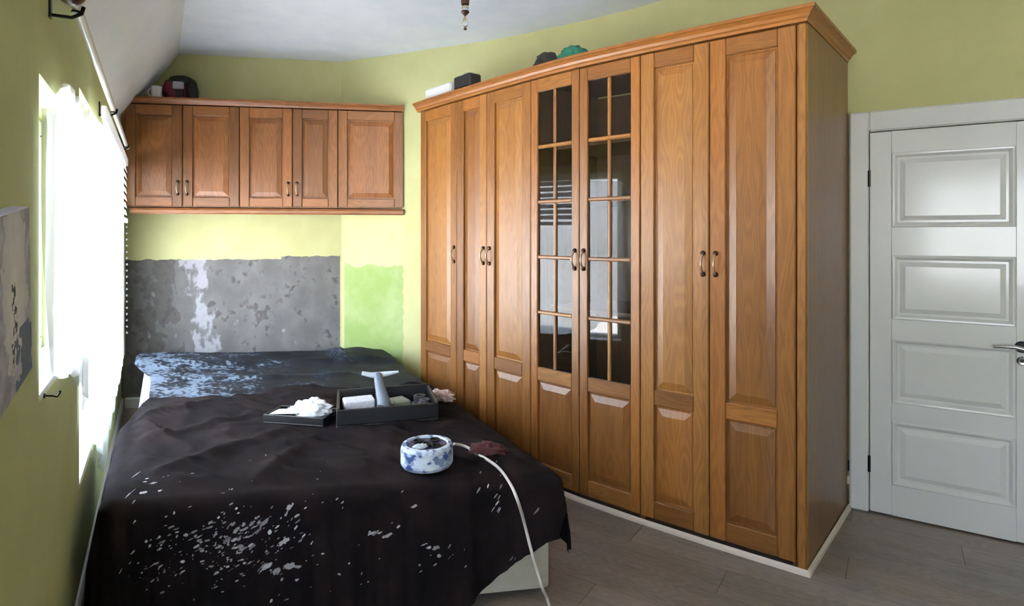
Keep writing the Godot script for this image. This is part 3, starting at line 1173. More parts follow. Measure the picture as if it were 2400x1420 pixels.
func bed_slab(lo: float, hi: float, inset: float, r: float, rr := 0.10) -> MB:
	# rounded slab on the bed's outline
	var mb := MB.new()
	var cs := [bed_at(inset, inset * 0.6), bed_at(1 - inset, inset * 0.6), bed_at(1 - inset, 1 - inset * 0.6), bed_at(inset, 1 - inset * 0.6)]
	var out := func(d: float) -> PackedVector2Array:
		var poly := PackedVector2Array()
		for k in 4:
			var p: Vector2 = cs[k]
			var a: Vector2 = (cs[(k + 3) % 4] - p).normalized()
			var b: Vector2 = (cs[(k + 1) % 4] - p).normalized()
			for m in 6:
				var q := m / 5.0
				var pp := (p + a * rr).lerp(p, q).lerp(p.lerp(p + b * rr, q), q)
				poly.append(pp + (a + b).normalized() * d)
		return poly
	var lv := [[lo, r * 0.3], [lo + r * 0.4, 0.0], [hi - r, 0.0], [hi - r * 0.35, r * 0.2], [hi, r]]
	for k in lv.size() - 1:
		var pa: PackedVector2Array = out.call(lv[k][1])
		var pb: PackedVector2Array = out.call(lv[k + 1][1])
		var cen := Vector2.ZERO
		for p in pa:
			cen += p / pa.size()
		for i in pa.size():
			var j := (i + 1) % pa.size()
			var o := (pa[i] - cen).normalized()
			var o2 := (pa[j] - cen).normalized()
			var up := 0.0 if k < 2 else (0.6 if k == 2 else 1.2)
			var n0 := Vector3(o.x, up, o.y).normalized()
			var n1 := Vector3(o2.x, up, o2.y).normalized()
			mb.tri(Vector3(pa[i].x, lv[k][0], pa[i].y), Vector3(pa[j].x, lv[k][0], pa[j].y), Vector3(pb[j].x, lv[k + 1][0], pb[j].y), n0, n1, n1, Vector2.ZERO, Vector2.RIGHT, Vector2.ONE)
			mb.tri(Vector3(pa[i].x, lv[k][0], pa[i].y), Vector3(pb[j].x, lv[k + 1][0], pb[j].y), Vector3(pb[i].x, lv[k + 1][0], pb[i].y), n0, n1, n0, Vector2.ZERO, Vector2.ONE, Vector2.DOWN)
	var pt: PackedVector2Array = out.call(r)
	var idx := Geometry2D.triangulate_polygon(pt)
	for t in range(0, idx.size(), 3):
		var q := []
		for k in 3:
			q.append(Vector3(pt[idx[t + k]].x, hi, pt[idx[t + k]].y))
		mb.tri(q[0], q[1], q[2], Vector3.UP, Vector3.UP, Vector3.UP, Vector2.ZERO, Vector2.ZERO, Vector2.ZERO)
	return mb

var fold_n: FastNoiseLite
var fold_m: FastNoiseLite

# height of the covered bed surface at bed coordinates
func lie(s: float, t: float) -> float:
	var y := TOP + 0.012
	# two pillow rows under the cover at the head
	var pil := smoothstep(0.0, 0.05, t) * (1.0 - smoothstep(0.16, 0.22, t))
	y += 0.030 * pil * (0.8 + 0.2 * sin(s * 9.0))
	var ridge := exp(-pow((t - 0.31 - 0.02 * sin(s * 4.0)) / 0.014, 2.0))
	y += 0.012 * ridge * (1.0 - smoothstep(0.75, 0.95, s))
	# bunched fold of the cover near the corner
	var bun := exp(-pow((s - 0.80) / 0.03, 2.0) - pow((t - 0.12) / 0.07, 2.0))
	y += 0.055 * bun + 0.03 * exp(-pow((s - 0.90) / 0.06, 2.0) - pow((t - 0.10) / 0.09, 2.0))
	y += 0.004 * fold_n.get_noise_2d(s * 18.0, t * 30.0)
	return y

# drape of a cloth over the bed: extra metres beyond the left, right and foot edges hang down
func drape(s: float, t: float, lift: float, fold: float) -> Vector3:
	var W := 1.7
	var L := 2.8
	var cs := clampf(s, 0.0, 1.0)
	var ct := clampf(t, 0.0, 1.0)
	var p := bed_at(cs, ct)
	var e_across := (bed_at(1, ct) - bed_at(0, ct)).normalized()
	var e_along := (bed_at(cs, 1) - bed_at(cs, 0)).normalized()
	var ex := (s - cs) * W
	var et := (t - ct) * L
	var d := sqrt(ex * ex + et * et)
	var y := lie(cs, ct) + lift
	if d > 0.0:
		var dir := (e_across * ex + e_along * et) / d
		var r := 0.05
		var run := minf(d / r, PI / 2)
		var outw := r * sin(run)
		var drop := r * (1.0 - cos(run)) + maxf(d - r * PI / 2, 0.0)
		var along := p.dot(e_along) * 9.0 if absf(ex) > absf(et) else p.dot(e_across) * 9.0
		var wob := fold * clampf(drop * 4.0, 0.0, 1.0) * (0.5 + 0.5 * sin(along * 1.9 + 2.0 * fold_n.get_noise_2d(along * 3.0, 1.0)))
		outw += wob * (0.35 if absf(ex) > 0.01 and absf(et) > 0.01 else 1.0) + drop * 0.05
		p += dir * outw
		y -= drop
	return Vector3(p.x, maxf(y, 0.006 + 0.004 * absf(fold_n.get_noise_2d(s * 40.0, t * 40.0))), p.y)

func build_bed() -> void:
	fold_n = noise(0.35, 61, 3)
	fold_m = noise(0.22, 62, 2)
	var bed := thing("double_bed", "double bed with a white mattress under dark covers in the window corner", "bed")
	node_of("base", bed, bed_slab(0.025, 0.21, -0.005, 0.015, 0.03), triplanar(Color8(214, 208, 194), Color8(196, 190, 176), 0.02, 15, 0.75, 2.0))
	node_of("mattress", bed, bed_slab(0.212, TOP, 0.012, 0.06), mat(Color8(232, 232, 236), 0.8))
	for q in [[0.12, 0.08], [0.88, 0.08], [0.12, 0.92], [0.88, 0.92]]:
		var mb := MB.new()
		var c := bed_at(q[0], q[1])
		mb.lathe([Vector2(0.03, 0.0), Vector2(0.03, 0.031), Vector2(0.0, 0.031)], 12, Transform3D(Basis.IDENTITY, Vector3(c.x, 0, c.y)))
		node_of("leg", bed, mb, M.black_plastic)

	# navy bed cover at the head end, smeared with plaster dust
	var mb := MB.new()
	var pts := []
	var uvs := []
	var nx := 110
	var ny := 90
	for j in ny + 1:
		var row := []
		var ur := []
		for i in nx + 1:
			var t := lerpf(0.004, 0.66, j / float(ny))
			var s := lerpf(-0.03 + 0.075 * smoothstep(0.12, 0.35, t), 1.05, i / float(nx))
			var p := drape(s, t, 0.0, 0.012)
			var near := 1.0 - smoothstep(0.9, 1.05, s)
			p.y += 0.007 * fold_m.get_noise_2d(s * 14.0 + t * 10.0, t * 24.0 - s * 5.0) * near
			row.append(p)
			ur.append(Vector2(i / float(nx), j / float(ny)))
		pts.append(row)
		uvs.append(ur)
	mb.grid(pts, uvs, true)
	tag(node_of("bed_cover", self, mb, cover_mat()), "dark navy bed cover smeared with white plaster dust at the head end", "bed cover")

	# dark brown dust sheet over the foot end
	mb = MB.new()
	pts = []
	uvs = []
	nx = 220
	ny = 170
	for j in ny + 1:
		var row := []
		var ur := []
		for i in nx + 1:
			var a := i / float(nx)
			var b := j / float(ny)
			var s := lerpf(-0.24, 1.20, a)
			var t0 := 0.50 + 0.03 * sin(a * 7.0) + 0.02 * sin(a * 19.0 + 1.0) - 0.05 * smoothstep(0.75, 1.0, a)
			# the side flap starts lower down on the window side, baring the mattress edge
			t0 += 0.17 * (1.0 - smoothstep(-0.02, 0.05, s))
			# hem: short at the right corner of the foot, baring the bed base
			var t1 := 1.172 - 0.082 * smoothstep(0.73, 1.0, s) - 0.06 * smoothstep(1.0, 1.12, s)
			var t := lerpf(t0, t1, b)
			var p := drape(s, t, 0.008, 0.035)
			if s > 0.0 and s < 1.0 and t < 1.0:
				var edge := smoothstep(0.0, 0.06, s) * smoothstep(0.0, 0.06, 1.0 - s) * smoothstep(0.0, 0.05, 1.0 - t)
				var w1 := fold_m.get_noise_2d((s * 1.0 + t * 1.7) * 9.0, (t - s * 0.7) * 22.0)
				var w2 := 1.0 - absf(fold_n.get_noise_2d((s + t) * 7.0 + 5.0, (t - s * 0.6) * 16.0)) * 2.0
				p.y += edge * (0.016 * (w1 + 0.4) + 0.016 * maxf(w2, 0.0))
				# long diagonal creases pulled from the window side
				for cr in [[0.10, 0.92, 0.42, 0.78, 0.018], [0.04, 0.78, 0.36, 0.66, 0.016], [0.30, 0.98, 0.50, 0.80, 0.012], [0.48, 0.70, 0.66, 0.58, 0.014], [0.62, 0.95, 0.74, 0.74, 0.010], [0.02, 0.66, 0.22, 0.57, 0.016]]:
					var ca := Vector2(cr[0] * 1.7, cr[1] * 2.8)
					var cb := Vector2(cr[2] * 1.7, cr[3] * 2.8)
					var q := Vector2(s * 1.7, t * 2.8)
					var near := Geometry2D.get_closest_point_to_segment(q, ca, cb)
					var dd := (q - near).length() + 0.02 * fold_n.get_noise_2d(q.x * 14.0, q.y * 14.0)
					p.y += edge * cr[4] * exp(-pow(dd / 0.035, 2.0))
			row.append(p)
			ur.append(Vector2(a, b))
		pts.append(row)
		uvs.append(ur)
	mb.grid(pts, uvs, true)
	tag(node_of("dust_sheet", self, mb, sheet_mat(pts, nx, ny)), "dark brown dust sheet spattered with white plaster over the foot of the bed", "dust sheet")

func cover_mat() -> StandardMaterial3D:
	var w := 768
	var h := 512
	var im := Image.create(w, h, true, Image.FORMAT_RGB8)
	var n1 := noise(0.012, 301, 4)
	var n2 := noise(0.05, 302, 3)
	for y in h:
		for x in w:
			var a := x / float(w)
			var b := y / float(h)
			var k := n1.get_noise_2d(x * 0.9, y * 1.3)
			var g := n2.get_noise_2d(x, y * 1.2)
			var col := Color8(14, 17, 25).lerp(Color8(25, 33, 44), clampf(0.5 + k, 0.0, 1.0))
			# dust: thick by the window edge, thinning out in streaks
			var d := smoothstep(0.0, 0.5, 0.42 - a * 1.3 + k * 0.7 + g * 0.8)
			d = maxf(d, clampf(1.0 - absf(b - 0.47 - 0.02 * k) * 46.0, 0.0, 1.0) * clampf(1.1 - a * 1.1 + g * 0.8, 0.0, 1.0))
			var blot := clampf(1.0 - Vector2((a - 0.66) * 5.0, (b - 0.80) * 9.0).length(), 0.0, 1.0)
			d = maxf(d, clampf(blot * 1.3 + g * 0.5 - 0.2, 0.0, 0.6) if blot > 0.0 else 0.0)
			var bun := clampf(1.0 - Vector2((a - 0.77) * 16.0, (b - 0.16) * 7.0).length(), 0.0, 1.0)
			d = maxf(d, clampf(bun + g * 1.2 - 0.3, 0.0, 0.5) if bun > 0.0 else 0.0)
			im.set_pixel(x, y, col.lerp(Color8(140, 156, 172), d * 0.62))
	im.generate_mipmaps()
	var m := mat(Color.WHITE, 0.7)
	m.metallic_specular = 0.3
	m.albedo_texture = ImageTexture.create_from_image(im)
	return m

func sheet_mat(pts: Array, nx: int, ny: int) -> StandardMaterial3D:
	var w := 2048
	var h := 1536
	var im := Image.create(w, h, true, Image.FORMAT_RGB8)
	var n1 := noise(0.006, 401, 4)
	var small := Image.create(512, 384, false, Image.FORMAT_RGB8)
	for y in 384:
		for x in 512:
			var k := n1.get_noise_2d(x * 3.0, y * 3.0)
			var g := n1.get_noise_2d(x * 24.0, y * 24.0)
			var col := Color8(17, 14, 16).lerp(Color8(33, 26, 27), clampf(0.45 + k * 0.8 + g * 0.25, 0.0, 1.0))
			small.set_pixel(x, y, col)
	small.resize(w, h, Image.INTERPOLATE_BILINEAR)
	im.copy_from(small)
	# plaster spatter where the photograph shows it: [column, row, size in pixels, count, spread x, spread y]
	var r2 := RandomNumberGenerator.new()
	r2.seed = 99
	var spots := [[560, 1265, 5, 90, 85, 38], [590, 1250, 9, 22, 50, 24], [450, 1310, 4, 70, 80, 32], [520, 1290, 3, 90, 90, 45], [545, 1165, 5, 10, 30, 25], [690, 1195, 8, 4, 20, 10], [650, 1332, 11, 8, 34, 8], [885, 1245, 7, 7, 30, 12], [1030, 1300, 7, 9, 26, 8], [1172, 1150, 6, 14, 5, 40], [965, 1170, 6, 3, 12, 10], [1130, 1155, 7, 2, 6, 6], [1110, 1105, 5, 3, 20, 10], [1220, 1215, 4, 2, 5, 5], [735, 1150, 4, 7, 20, 20], [800, 1175, 5, 3, 10, 10], [990, 1310, 4, 6, 60, 16], [390, 1370, 5, 6, 40, 25], [700, 1380, 4, 8, 60, 30], [330, 1170, 7, 10, 40, 30], [440, 1090, 3, 8, 100, 40], [760, 1080, 3, 5, 80, 30], [1255, 1190, 4, 2, 8, 8], [1200, 1320, 5, 2, 8, 8], [860, 1330, 3, 6, 80, 40]]
	# pixel position of each grid point, to find the cloth point under a pixel
	var col_px := []
	for j in ny + 1:
		var row := PackedVector2Array()
		for i in nx + 1:
			var p: Vector3 = pts[j][i]
			row.append(Vector2(1200.0 + FOCAL * p.x / -p.z, HORIZON + FOCAL * (EYE - p.y) / -p.z))
		col_px.append(row)
	for sp in spots:
		for k in sp[3]:
			var q := Vector2(sp[0] + r2.randfn() * sp[4], sp[1] + r2.randfn() * sp[5])
			var best := 1e9
			var bi := 0
			var bj := 0
			for j in range(0, ny + 1, 2):
				for i in range(0, nx + 1, 2):
					var dd: float = col_px[j][i].distance_squared_to(q)
					if dd < best:
						best = dd
						bi = i
						bj = j
			if best > 900.0:
				continue
			var mpp := 2.3 / FOCAL          # metres per pixel at the bed
			var cx := (bi + r2.randf_range(-0.9, 0.9)) / float(nx) * w
			var cy := (bj + r2.randf_range(-0.9, 0.9)) / float(ny) * h
			var rad: float = sp[2] * mpp * r2.randf_range(0.15, 0.75)
			var rx := maxf(rad / (1.4 * 1.7) * w, 1.2) * r2.randf_range(0.5, 1.9)
			var ry := maxf(rad / 1.7 * h, 1.2)
			var tilt := r2.randf_range(0.2, 1.6)
			var tone := Color8(196, 196, 200).lerp(Color8(110, 106, 108), r2.randf())
			for yy in range(int(cy - ry * 2) , int(cy + ry * 2) + 1):
				for xx in range(int(cx - rx * 2), int(cx + rx * 2) + 1):
					if xx < 0 or yy < 0 or xx >= w or yy >= h:
						continue
					var dx := (xx - cx) / rx + tilt * (yy - cy) / ry
					var dy := (yy - cy) / ry
					var ragged := 1.0 + 1.5 * n1.get_noise_2d(xx * 9.0, yy * 9.0)
					if dx * dx + dy * dy < ragged:
						im.set_pixel(xx, yy, tone)
	im.generate_mipmaps()
	var m := mat(Color.WHITE, 0.95)
	m.metallic_specular = 0.2
	m.albedo_texture = ImageTexture.create_from_image(im)
	return m

# ---------------------------------------------------------------- the loose things
func blob(c: Vector3, size: Vector3, seed_: int, rough := 0.3, turn := 0.0, flat_y := 0.0) -> MB:
	# crumpled lump resting on y = c.y
	var mb := MB.new()
	var nz := noise(0.9, seed_, 3)
	var pts := []
	var uvs := []
	var nx := 30
	var ny := 16
	var bas := Basis(Vector3.UP, turn)
	for j in ny + 1:
		var row := []
		var ur := []
		var la := -PI / 2 + PI * j / ny
		for i in nx + 1:
			var lo := TAU * i / nx
			var d := Vector3(cos(la) * cos(lo), sin(la), cos(la) * sin(lo))
			var r := 1.0 + rough * nz.get_noise_3dv(d * 2.2) + rough * 0.4 * nz.get_noise_3dv(d * 6.0)
			var p := d * r * size * 0.5
			p.y = maxf(p.y + size.y * 0.42, flat_y)
			row.append(c + bas * p)
			ur.append(Vector2(i / float(nx), j / float(ny)))
		pts.append(row)
		uvs.append(ur)
	mb.grid(pts, uvs, false)
	# normals outwards
	var cen := c + Vector3(0, size.y * 0.4, 0)
	for k in mb.n.size():
		if mb.n[k].dot(mb.v[k] - cen) < 0.0:
			mb.n[k] = -mb.n[k]
	return mb

func build_small_things() -> void:
	var mb: MB
	# ---- tool tray with a grey carrying handle on the bed
	var ta := at_floor(788, 1004, 0.49)
	var tb := at_floor(1028, 984, 0.49)
	var tf := frame(Vector2(ta.x, ta.z), Vector2(tb.x, tb.z))
	tf.origin.y = 0.488
	var tw := Vector2(tb.x - ta.x, tb.z - ta.z).length()
	var td := 0.36
	var tray := thing("tool_tray", "open black tool tray with a grey carrying handle on the bed", "tool tray", tf)
	mb = MB.new()
	mb.box(Vector3(0, 0, -td), Vector3(tw, 0.012, 0), 0.004)
	node_of("bottom", tray, mb, M.black_plastic)
	for r in [[Vector3(0, 0.012, -0.014), Vector3(tw, 0.085, 0)], [Vector3(0, 0.012, -td), Vector3(tw, 0.095, -td + 0.014)], [Vector3(0, 0.012, -td + 0.014), Vector3(0.014, 0.09, -0.014)], [Vector3(tw - 0.014, 0.012, -td + 0.014), Vector3(tw, 0.09, -0.014)]]:
		mb = MB.new()
		mb.box(r[0], r[1], 0.004)
		node_of("side_wall", tray, mb, M.black_plastic)
	var grey := mat(Color8(104, 116, 128), 0.5)
	mb = MB.new()
	mb.box(Vector3(tw * 0.40, 0.012, -td + 0.014), Vector3(tw * 0.40 + 0.03, 0.08, -0.014), 0.004)
	node_of("divider", tray, mb, M.black_plastic)
	mb = MB.new()
	var hx := tw * 0.40 + 0.015
	mb.tube([Vector3(hx + 0.02, 0.02, -0.05), Vector3(hx + 0.015, 0.09, -0.10), Vector3(hx, 0.15, -0.17), Vector3(hx - 0.005, 0.185, -0.23)], [0.040, 0.032, 0.024, 0.022], 10)
	node_of("handle_post", tray, mb, grey)
	mb = MB.new()
	mb.tube([Vector3(hx - 0.085, 0.200, -0.235), Vector3(hx - 0.04, 0.188, -0.235), Vector3(hx, 0.185, -0.235), Vector3(hx + 0.05, 0.190, -0.235), Vector3(hx + 0.10, 0.196, -0.235)], [0.010, 0.013, 0.016, 0.012, 0.006], 10)
	node_of("handle_grip", tray, mb, mat(Color8(214, 222, 230), 0.4))
	# contents
	mb = MB.new()
	mb.box(Vector3(-0.075, 0, -0.05), Vector3(0.075, 0.075, 0.05), 0.006)
	var o := node_of("paper_packet", self, mb, triplanar(Color8(232, 232, 238), Color8(200, 196, 204), 0.03, 21, 0.7, 3.0))
	o.transform = tf * Transform3D(Basis(Vector3.UP, 0.12), Vector3(0.105, 0.013, -0.18))
	tag(o, "white paper packet lying in the tool tray", "packet")
	mb = MB.new()
	mb.box(Vector3(-0.05, 0, -0.05), Vector3(0.05, 0.06, 0.05), 0.008)
	o = node_of("sponge", self, mb, triplanar(Color8(150, 158, 140), Color8(126, 134, 122), 0.06, 22, 0.9, 3.0))
	o.transform = tf * Transform3D(Basis(Vector3.UP, 0.35), Vector3(tw * 0.62, 0.013, -0.17))
	tag(o, "pale grey green sponge block in the tool tray", "sponge")
	for k in 3:
		mb = MB.new()
		var rr := 0.024 + 0.004 * k
		mb.lathe([Vector2(0.0, 0.0), Vector2(rr, 0.0), Vector2(rr, 0.05), Vector2(rr * 0.55, 0.05), Vector2(rr * 0.55, 0.012), Vector2(0, 0.012)], 16)
		o = node_of("tape_roll", self, mb, mat([Color8(66, 66, 78), Color8(88, 86, 98), Color8(52, 52, 60)][k], 0.5))
		o.transform = tf * Transform3D(Basis.IDENTITY, Vector3(tw * [0.80, 0.90, 0.87][k], 0.013, [-0.11, -0.17, -0.25][k]))
		tag(o, ["dark grey roll of tape at the front of the tool tray", "light grey roll of tape at the right wall of the tool tray", "nearly black roll of tape at the back of the tool tray"][k], "tape", "tape rolls in the tool tray")
	mb = blob(Vector3.ZERO, Vector3(0.13, 0.05, 0.09), 35, 0.5, 0.2)
	o = node_of("rag", self, mb, mat(Color8(138, 122, 120), 0.9))
	o.transform = tf * Transform3D(Basis.IDENTITY, Vector3(0.13, 0.014, -0.07))
	tag(o, "grey brown rag crumpled in front of the paper packet", "rag")

	# ---- black pouch with white paper beside the tray
	var pa := at_floor(632, 992, 0.49)
	var pb := at_floor(774, 1002, 0.49)
	var pf := frame(Vector2(pa.x, pa.z), Vector2(pb.x, pb.z))
	pf.origin.y = 0.487
	pf.origin -= pf.basis.x * 0.035
	var pw := Vector2(pb.x - pa.x, pb.z - pa.z).length()
	var pouch := thing("shallow_tray", "shallow black tray holding crumpled white paper beside the tool tray", "tray", pf)
	mb = MB.new()
	mb.box(Vector3(0, 0, -0.16), Vector3(pw, 0.010, 0), 0.003)
	node_of("bottom", pouch, mb, M.black_plastic)
	for r in [[Vector3(0, 0.010, -0.01), Vector3(pw, 0.045, 0)], [Vector3(0, 0.010, -0.16), Vector3(pw, 0.045, -0.15)], [Vector3(0, 0.010, -0.15), Vector3(0.01, 0.045, -0.01)], [Vector3(pw - 0.01, 0.010, -0.15), Vector3(pw, 0.045, -0.01)]]:
		mb = MB.new()
		mb.box(r[0], r[1], 0.003)
		node_of("side_wall", pouch, mb, M.black_plastic)
	mb = blob(Vector3.ZERO, Vector3(0.19, 0.10, 0.10), 41, 0.55, 0.1)
	o = node_of("crumpled_paper", self, mb, mat(Color8(240, 242, 244), 0.8))
	o.transform = pf * Transform3D(Basis.IDENTITY, Vector3(pw * 0.66, 0.011, -0.08))
	tag(o, "crumpled white paper in the shallow black tray", "paper")
	mb = MB.new()
	mb.box(Vector3(-0.075, 0, -0.04), Vector3(0.075, 0.004, 0.04), 0.001)
	o = node_of("paper_strip", self, mb, mat(Color8(236, 240, 244), 0.8))
	o.transform = pf * Transform3D(Basis(Vector3(0, 0, 1), 0.08), Vector3(pw * 0.28, 0.042, -0.07))
	tag(o, "flat white paper strip across the left rim of the shallow black tray", "paper")

	# ---- pinkish glove by the wardrobe, dark red cloth
	var gp := at_floor(1028, 944, 0.48)
	mb = blob(Vector3.ZERO, Vector3(0.13, 0.065, 0.09), 47, 0.6, -0.5)
	o = node_of("work_glove", self, mb, mat(Color8(206, 178, 166), 0.85))
	o.position = Vector3(gp.x + 0.02, 0.486, gp.z - 0.02)
	tag(o, "pinkish beige work glove lying between the tool tray and the wardrobe", "glove")
	var rp := at_floor(1145, 1072, 0.48)
	mb = blob(Vector3.ZERO, Vector3(0.17, 0.05, 0.12), 53, 0.5, -0.6)
	o = node_of("red_cloth", self, mb, mat(Color8(58, 14, 16), 0.9))
	o.position = Vector3(rp.x, 0.480, rp.z - 0.03)
	tag(o, "crumpled dark red cloth on the dust sheet beside the white cable", "cloth")

	# ---- cable reel
	var cr := at_floor(1000, 1088, 0.49)
	var reel := thing("cable_reel", "round blue and white extension cable reel smeared with plaster on the dust sheet", "cable reel", Transform3D(Basis(Vector3.UP, 0.2), Vector3(cr.x, 0.487, cr.z - 0.01)))
	var R := 0.103
	var smear := triplanar(Color8(60, 84, 140), Color8(226, 236, 246), 0.014, 77, 0.4, 2.2)
	var ramp := Gradient.new()
	ramp.offsets = PackedFloat32Array([0.0, 0.36, 0.42, 1.0])
	ramp.colors = PackedColorArray([Color8(40, 56, 108), Color8(70, 96, 150), Color8(206, 220, 236), Color8(236, 242, 248)])
	(smear.albedo_texture as NoiseTexture2D).color_ramp = ramp
	smear.uv1_world_triplanar = false
	mb = MB.new()
	mb.lathe([Vector2(0, 0.0), Vector2(R * 0.93, 0.0), Vector2(R, 0.012), Vector2(R, 0.070), Vector2(R * 0.94, 0.084), Vector2(R * 0.80, 0.086), Vector2(R * 0.76, 0.078)], 40)
	node_of("drum", reel, mb, smear)
	mb = MB.new()
	mb.lathe([Vector2(R * 0.765, 0.076), Vector2(R * 0.70, 0.0795), Vector2(0, 0.0795)], 40)
	node_of("face_plate", reel, mb, mat(Color8(30, 38, 84), 0.35))
	for q in [[-0.032, -0.030], [0.032, -0.034], [0.0, 0.012], [0.036, 0.036]]:
		mb = MB.new()
		mb.lathe([Vector2(0.0215, 0.079), Vector2(0.0215, 0.087), Vector2(0.017, 0.088), Vector2(0.016, 0.082), Vector2(0, 0.082)], 20, Transform3D(Basis.IDENTITY, Vector3(q[0], 0, q[1])))
		node_of("socket", reel, mb, M.black_plastic)
	mb = blob(Vector3(-0.03, 0.078, 0.045), Vector3(0.060, 0.020, 0.030), 81, 0.5, 0.3, 0.0)
	var pl := node_of("plaster_lump", reel, mb, mat(Color8(222, 232, 242), 0.8))
	pl.set_meta("label", "white plaster smear")
	# ---- its cable, down over the foot of the bed to the floor
	var cpts := []
	var way := [[1064, 1040, 0.535], [1090, 1046, 0.505], [1128, 1068, 0.498], [1168, 1096, 0.50], [1195, 1132, 0.50], [1213, 1172, 0.49]]
	for w in way:
		cpts.append(at_floor(w[0], w[1], w[2]))
	# then it hangs past the hem to the boards
	var fr2 := frame(FL, FR)
	for w in [[1228, 1222, 0.12], [1243, 1282, 0.13], [1258, 1336, 0.13], [1272, 1380, 0.14]]:
		var q := pix(fr2, w[0], w[1], w[2])
		cpts.append(fr2 * Vector3(q.x, maxf(q.y, 0.006), w[2]))
	for w in [[1282, 1402], [1296, 1450], [1330, 1560]]:
		cpts.append(at_floor(w[0], w[1], 0.006))
	var cv := Curve3D.new()
	for k in cpts.size():
		var tan: Vector3 = (cpts[mini(k + 1, cpts.size() - 1)] - cpts[maxi(k - 1, 0)]) / 6.0
		cv.add_point(cpts[k], -tan, tan)
	cv.bake_interval = 0.02
	mb = MB.new()
	mb.tube(Array(cv.get_baked_points()), 0.0058, 8)
	tag(node_of("extension_cable", self, mb, mat(Color8(214, 208, 200), 0.5)), "white cable trailing from the cable reel over the foot of the bed to the floor", "cable")

	# ---- on top of the overhead cabinets: white mug, dark red bag
	var cf := frame(Vector2(-2.957, -4.50), Vector2(-0.871, -4.84))
	var topy := 2.4375
	var mu := pix(cf, 367, 200, -0.06)
	mb = MB.new()
	mb.lathe([Vector2(0, 0), Vector2(0.030, 0.0), Vector2(0.036, 0.012), Vector2(0.038, 0.095), Vector2(0.035, 0.095), Vector2(0.032, 0.012), Vector2(0, 0.010)], 24)
	var mug := thing("white_mug", "white mug standing on top of the overhead cabinets", "mug", cf * Transform3D(Basis.IDENTITY, Vector3(mu.x, topy, -0.06)))
	node_of("cup", mug, mb, mat(Color8(228, 224, 222), 0.3))
	mb = MB.new()
	var hpts := []
	for k in 9:
		var w := -PI / 2 + PI * k / 8.0
		hpts.append(Vector3(-0.037 - 0.024 * cos(w), 0.05 + 0.028 * sin(w), 0))
	mb.tube(hpts, 0.005, 8)
	node_of("handle", mug, mb, mat(Color8(228, 224, 222), 0.3))
	var b0 := pix(cf, 380, 200, -0.13).x
	var b1 := pix(cf, 462, 200, -0.13).x
	var bag := thing("tool_bag", "dark red and black tool bag with a grey pocket on top of the overhead cabinets", "bag", cf * Transform3D(Basis.IDENTITY, Vector3((b0 + b1) * 0.5, topy, -0.14)))
	var bw := b1 - b0
	node_of("body", bag, blob(Vector3(-bw * 0.12, 0, 0), Vector3(bw * 0.76, 0.20, 0.13), 61, 0.18), mat(Color8(92, 22, 32), 0.7))
	node_of("flap", bag, blob(Vector3(bw * 0.02, 0.115, -0.01), Vector3(bw * 0.74, 0.10, 0.15), 63, 0.2), mat(Color8(14, 14, 16), 0.7))
	node_of("side_pocket", bag, blob(Vector3(bw * 0.36, 0, 0), Vector3(bw * 0.30, 0.19, 0.12), 65, 0.2), mat(Color8(22, 26, 28), 0.7))
	mb = MB.new()
	mb.box(Vector3(-bw * 0.12, 0.085, 0.055), Vector3(bw * 0.20, 0.145, 0.078), 0.008)
	node_of("front_pocket", bag, mb, mat(Color8(158, 156, 164), 0.6))
	mb = MB.new()
	mb.box(Vector3(-bw * 0.02, 0.0, 0.05), Vector3(bw * 0.16, 0.078, 0.074), 0.006)
	node_of("phone_pocket", bag, mb, mat(Color8(34, 28, 36), 0.6))

	# ---- on top of the wardrobe
	var wtop := 2.333
	var w1 := frame(front(985), front(1140))
	var q1 := pix(w1, 1040, 215, -0.10)
	mb = MB.new()
	mb.box(Vector3(-0.16, 0, -0.05), Vector3(0.16, 0.10, 0.05), 0.012)
	o = node_of("white_box", self, mb, mat(Color8(236, 234, 230), 0.7))
	o.transform = w1 * Transform3D(Basis.IDENTITY, Vector3(q1.x + 0.02, wtop, -0.08))
	tag(o, "white cardboard box on top of the wardrobe near the bed corner", "box")
	var q2 := pix(w1, 1094, 195, -0.10)
	var cam_ := thing("black_case", "small black case on top of the wardrobe beside the white box", "case", w1 * Transform3D(Basis.IDENTITY, Vector3(q2.x, wtop, -0.10)))
	mb = MB.new()
	mb.box(Vector3(-0.085, 0.035, -0.05), Vector3(0.10, 0.125, 0.05), 0.010)
	node_of("body", cam_, mb, M.black_plastic)
	mb = MB.new()
	mb.box(Vector3(-0.07, 0.0, -0.03), Vector3(-0.03, 0.036, 0.03), 0.008)
	mb.box(Vector3(0.03, 0.0, -0.03), Vector3(0.07, 0.036, 0.03), 0.008)
	node_of("foot", cam_, mb, M.black_plastic)
	mb = MB.new()
	mb.box(Vector3(-0.02, 0.124, -0.02), Vector3(0.04, 0.14, 0.02), 0.006)
	node_of("knob", cam_, mb, M.black_plastic)
	var w2 := frame(front(1190), front(1357))
	var q3 := pix(w2, 1280, 135, -0.10)
	mb = blob(Vector3.ZERO, Vector3(0.17, 0.125, 0.10), 71, 0.25, 0.0)
	o = node_of("black_pouch", self, mb, mat(Color8(16, 16, 18), 0.7))
	o.transform = w2 * Transform3D(Basis.IDENTITY, Vector3(q3.x - 0.01, wtop, -0.11))
	tag(o, "small black pouch on top of the wardrobe above the glazed doors", "pouch")
	var q4 := pix(w2, 1318, 125, -0.10)
	mb = blob(Vector3.ZERO, Vector3(0.17, 0.12, 0.12), 73, 0.2, 0.3)
	o = node_of("green_cloth", self, mb, triplanar(Color8(14, 70, 58), Color8(40, 130, 108), 0.03, 74, 0.8, 4.0))
	o.transform = w2 * Transform3D(Basis.IDENTITY, Vector3(q4.x + 0.06, wtop, -0.12))
	tag(o, "crumpled teal green cloth on top of the wardrobe", "cloth")

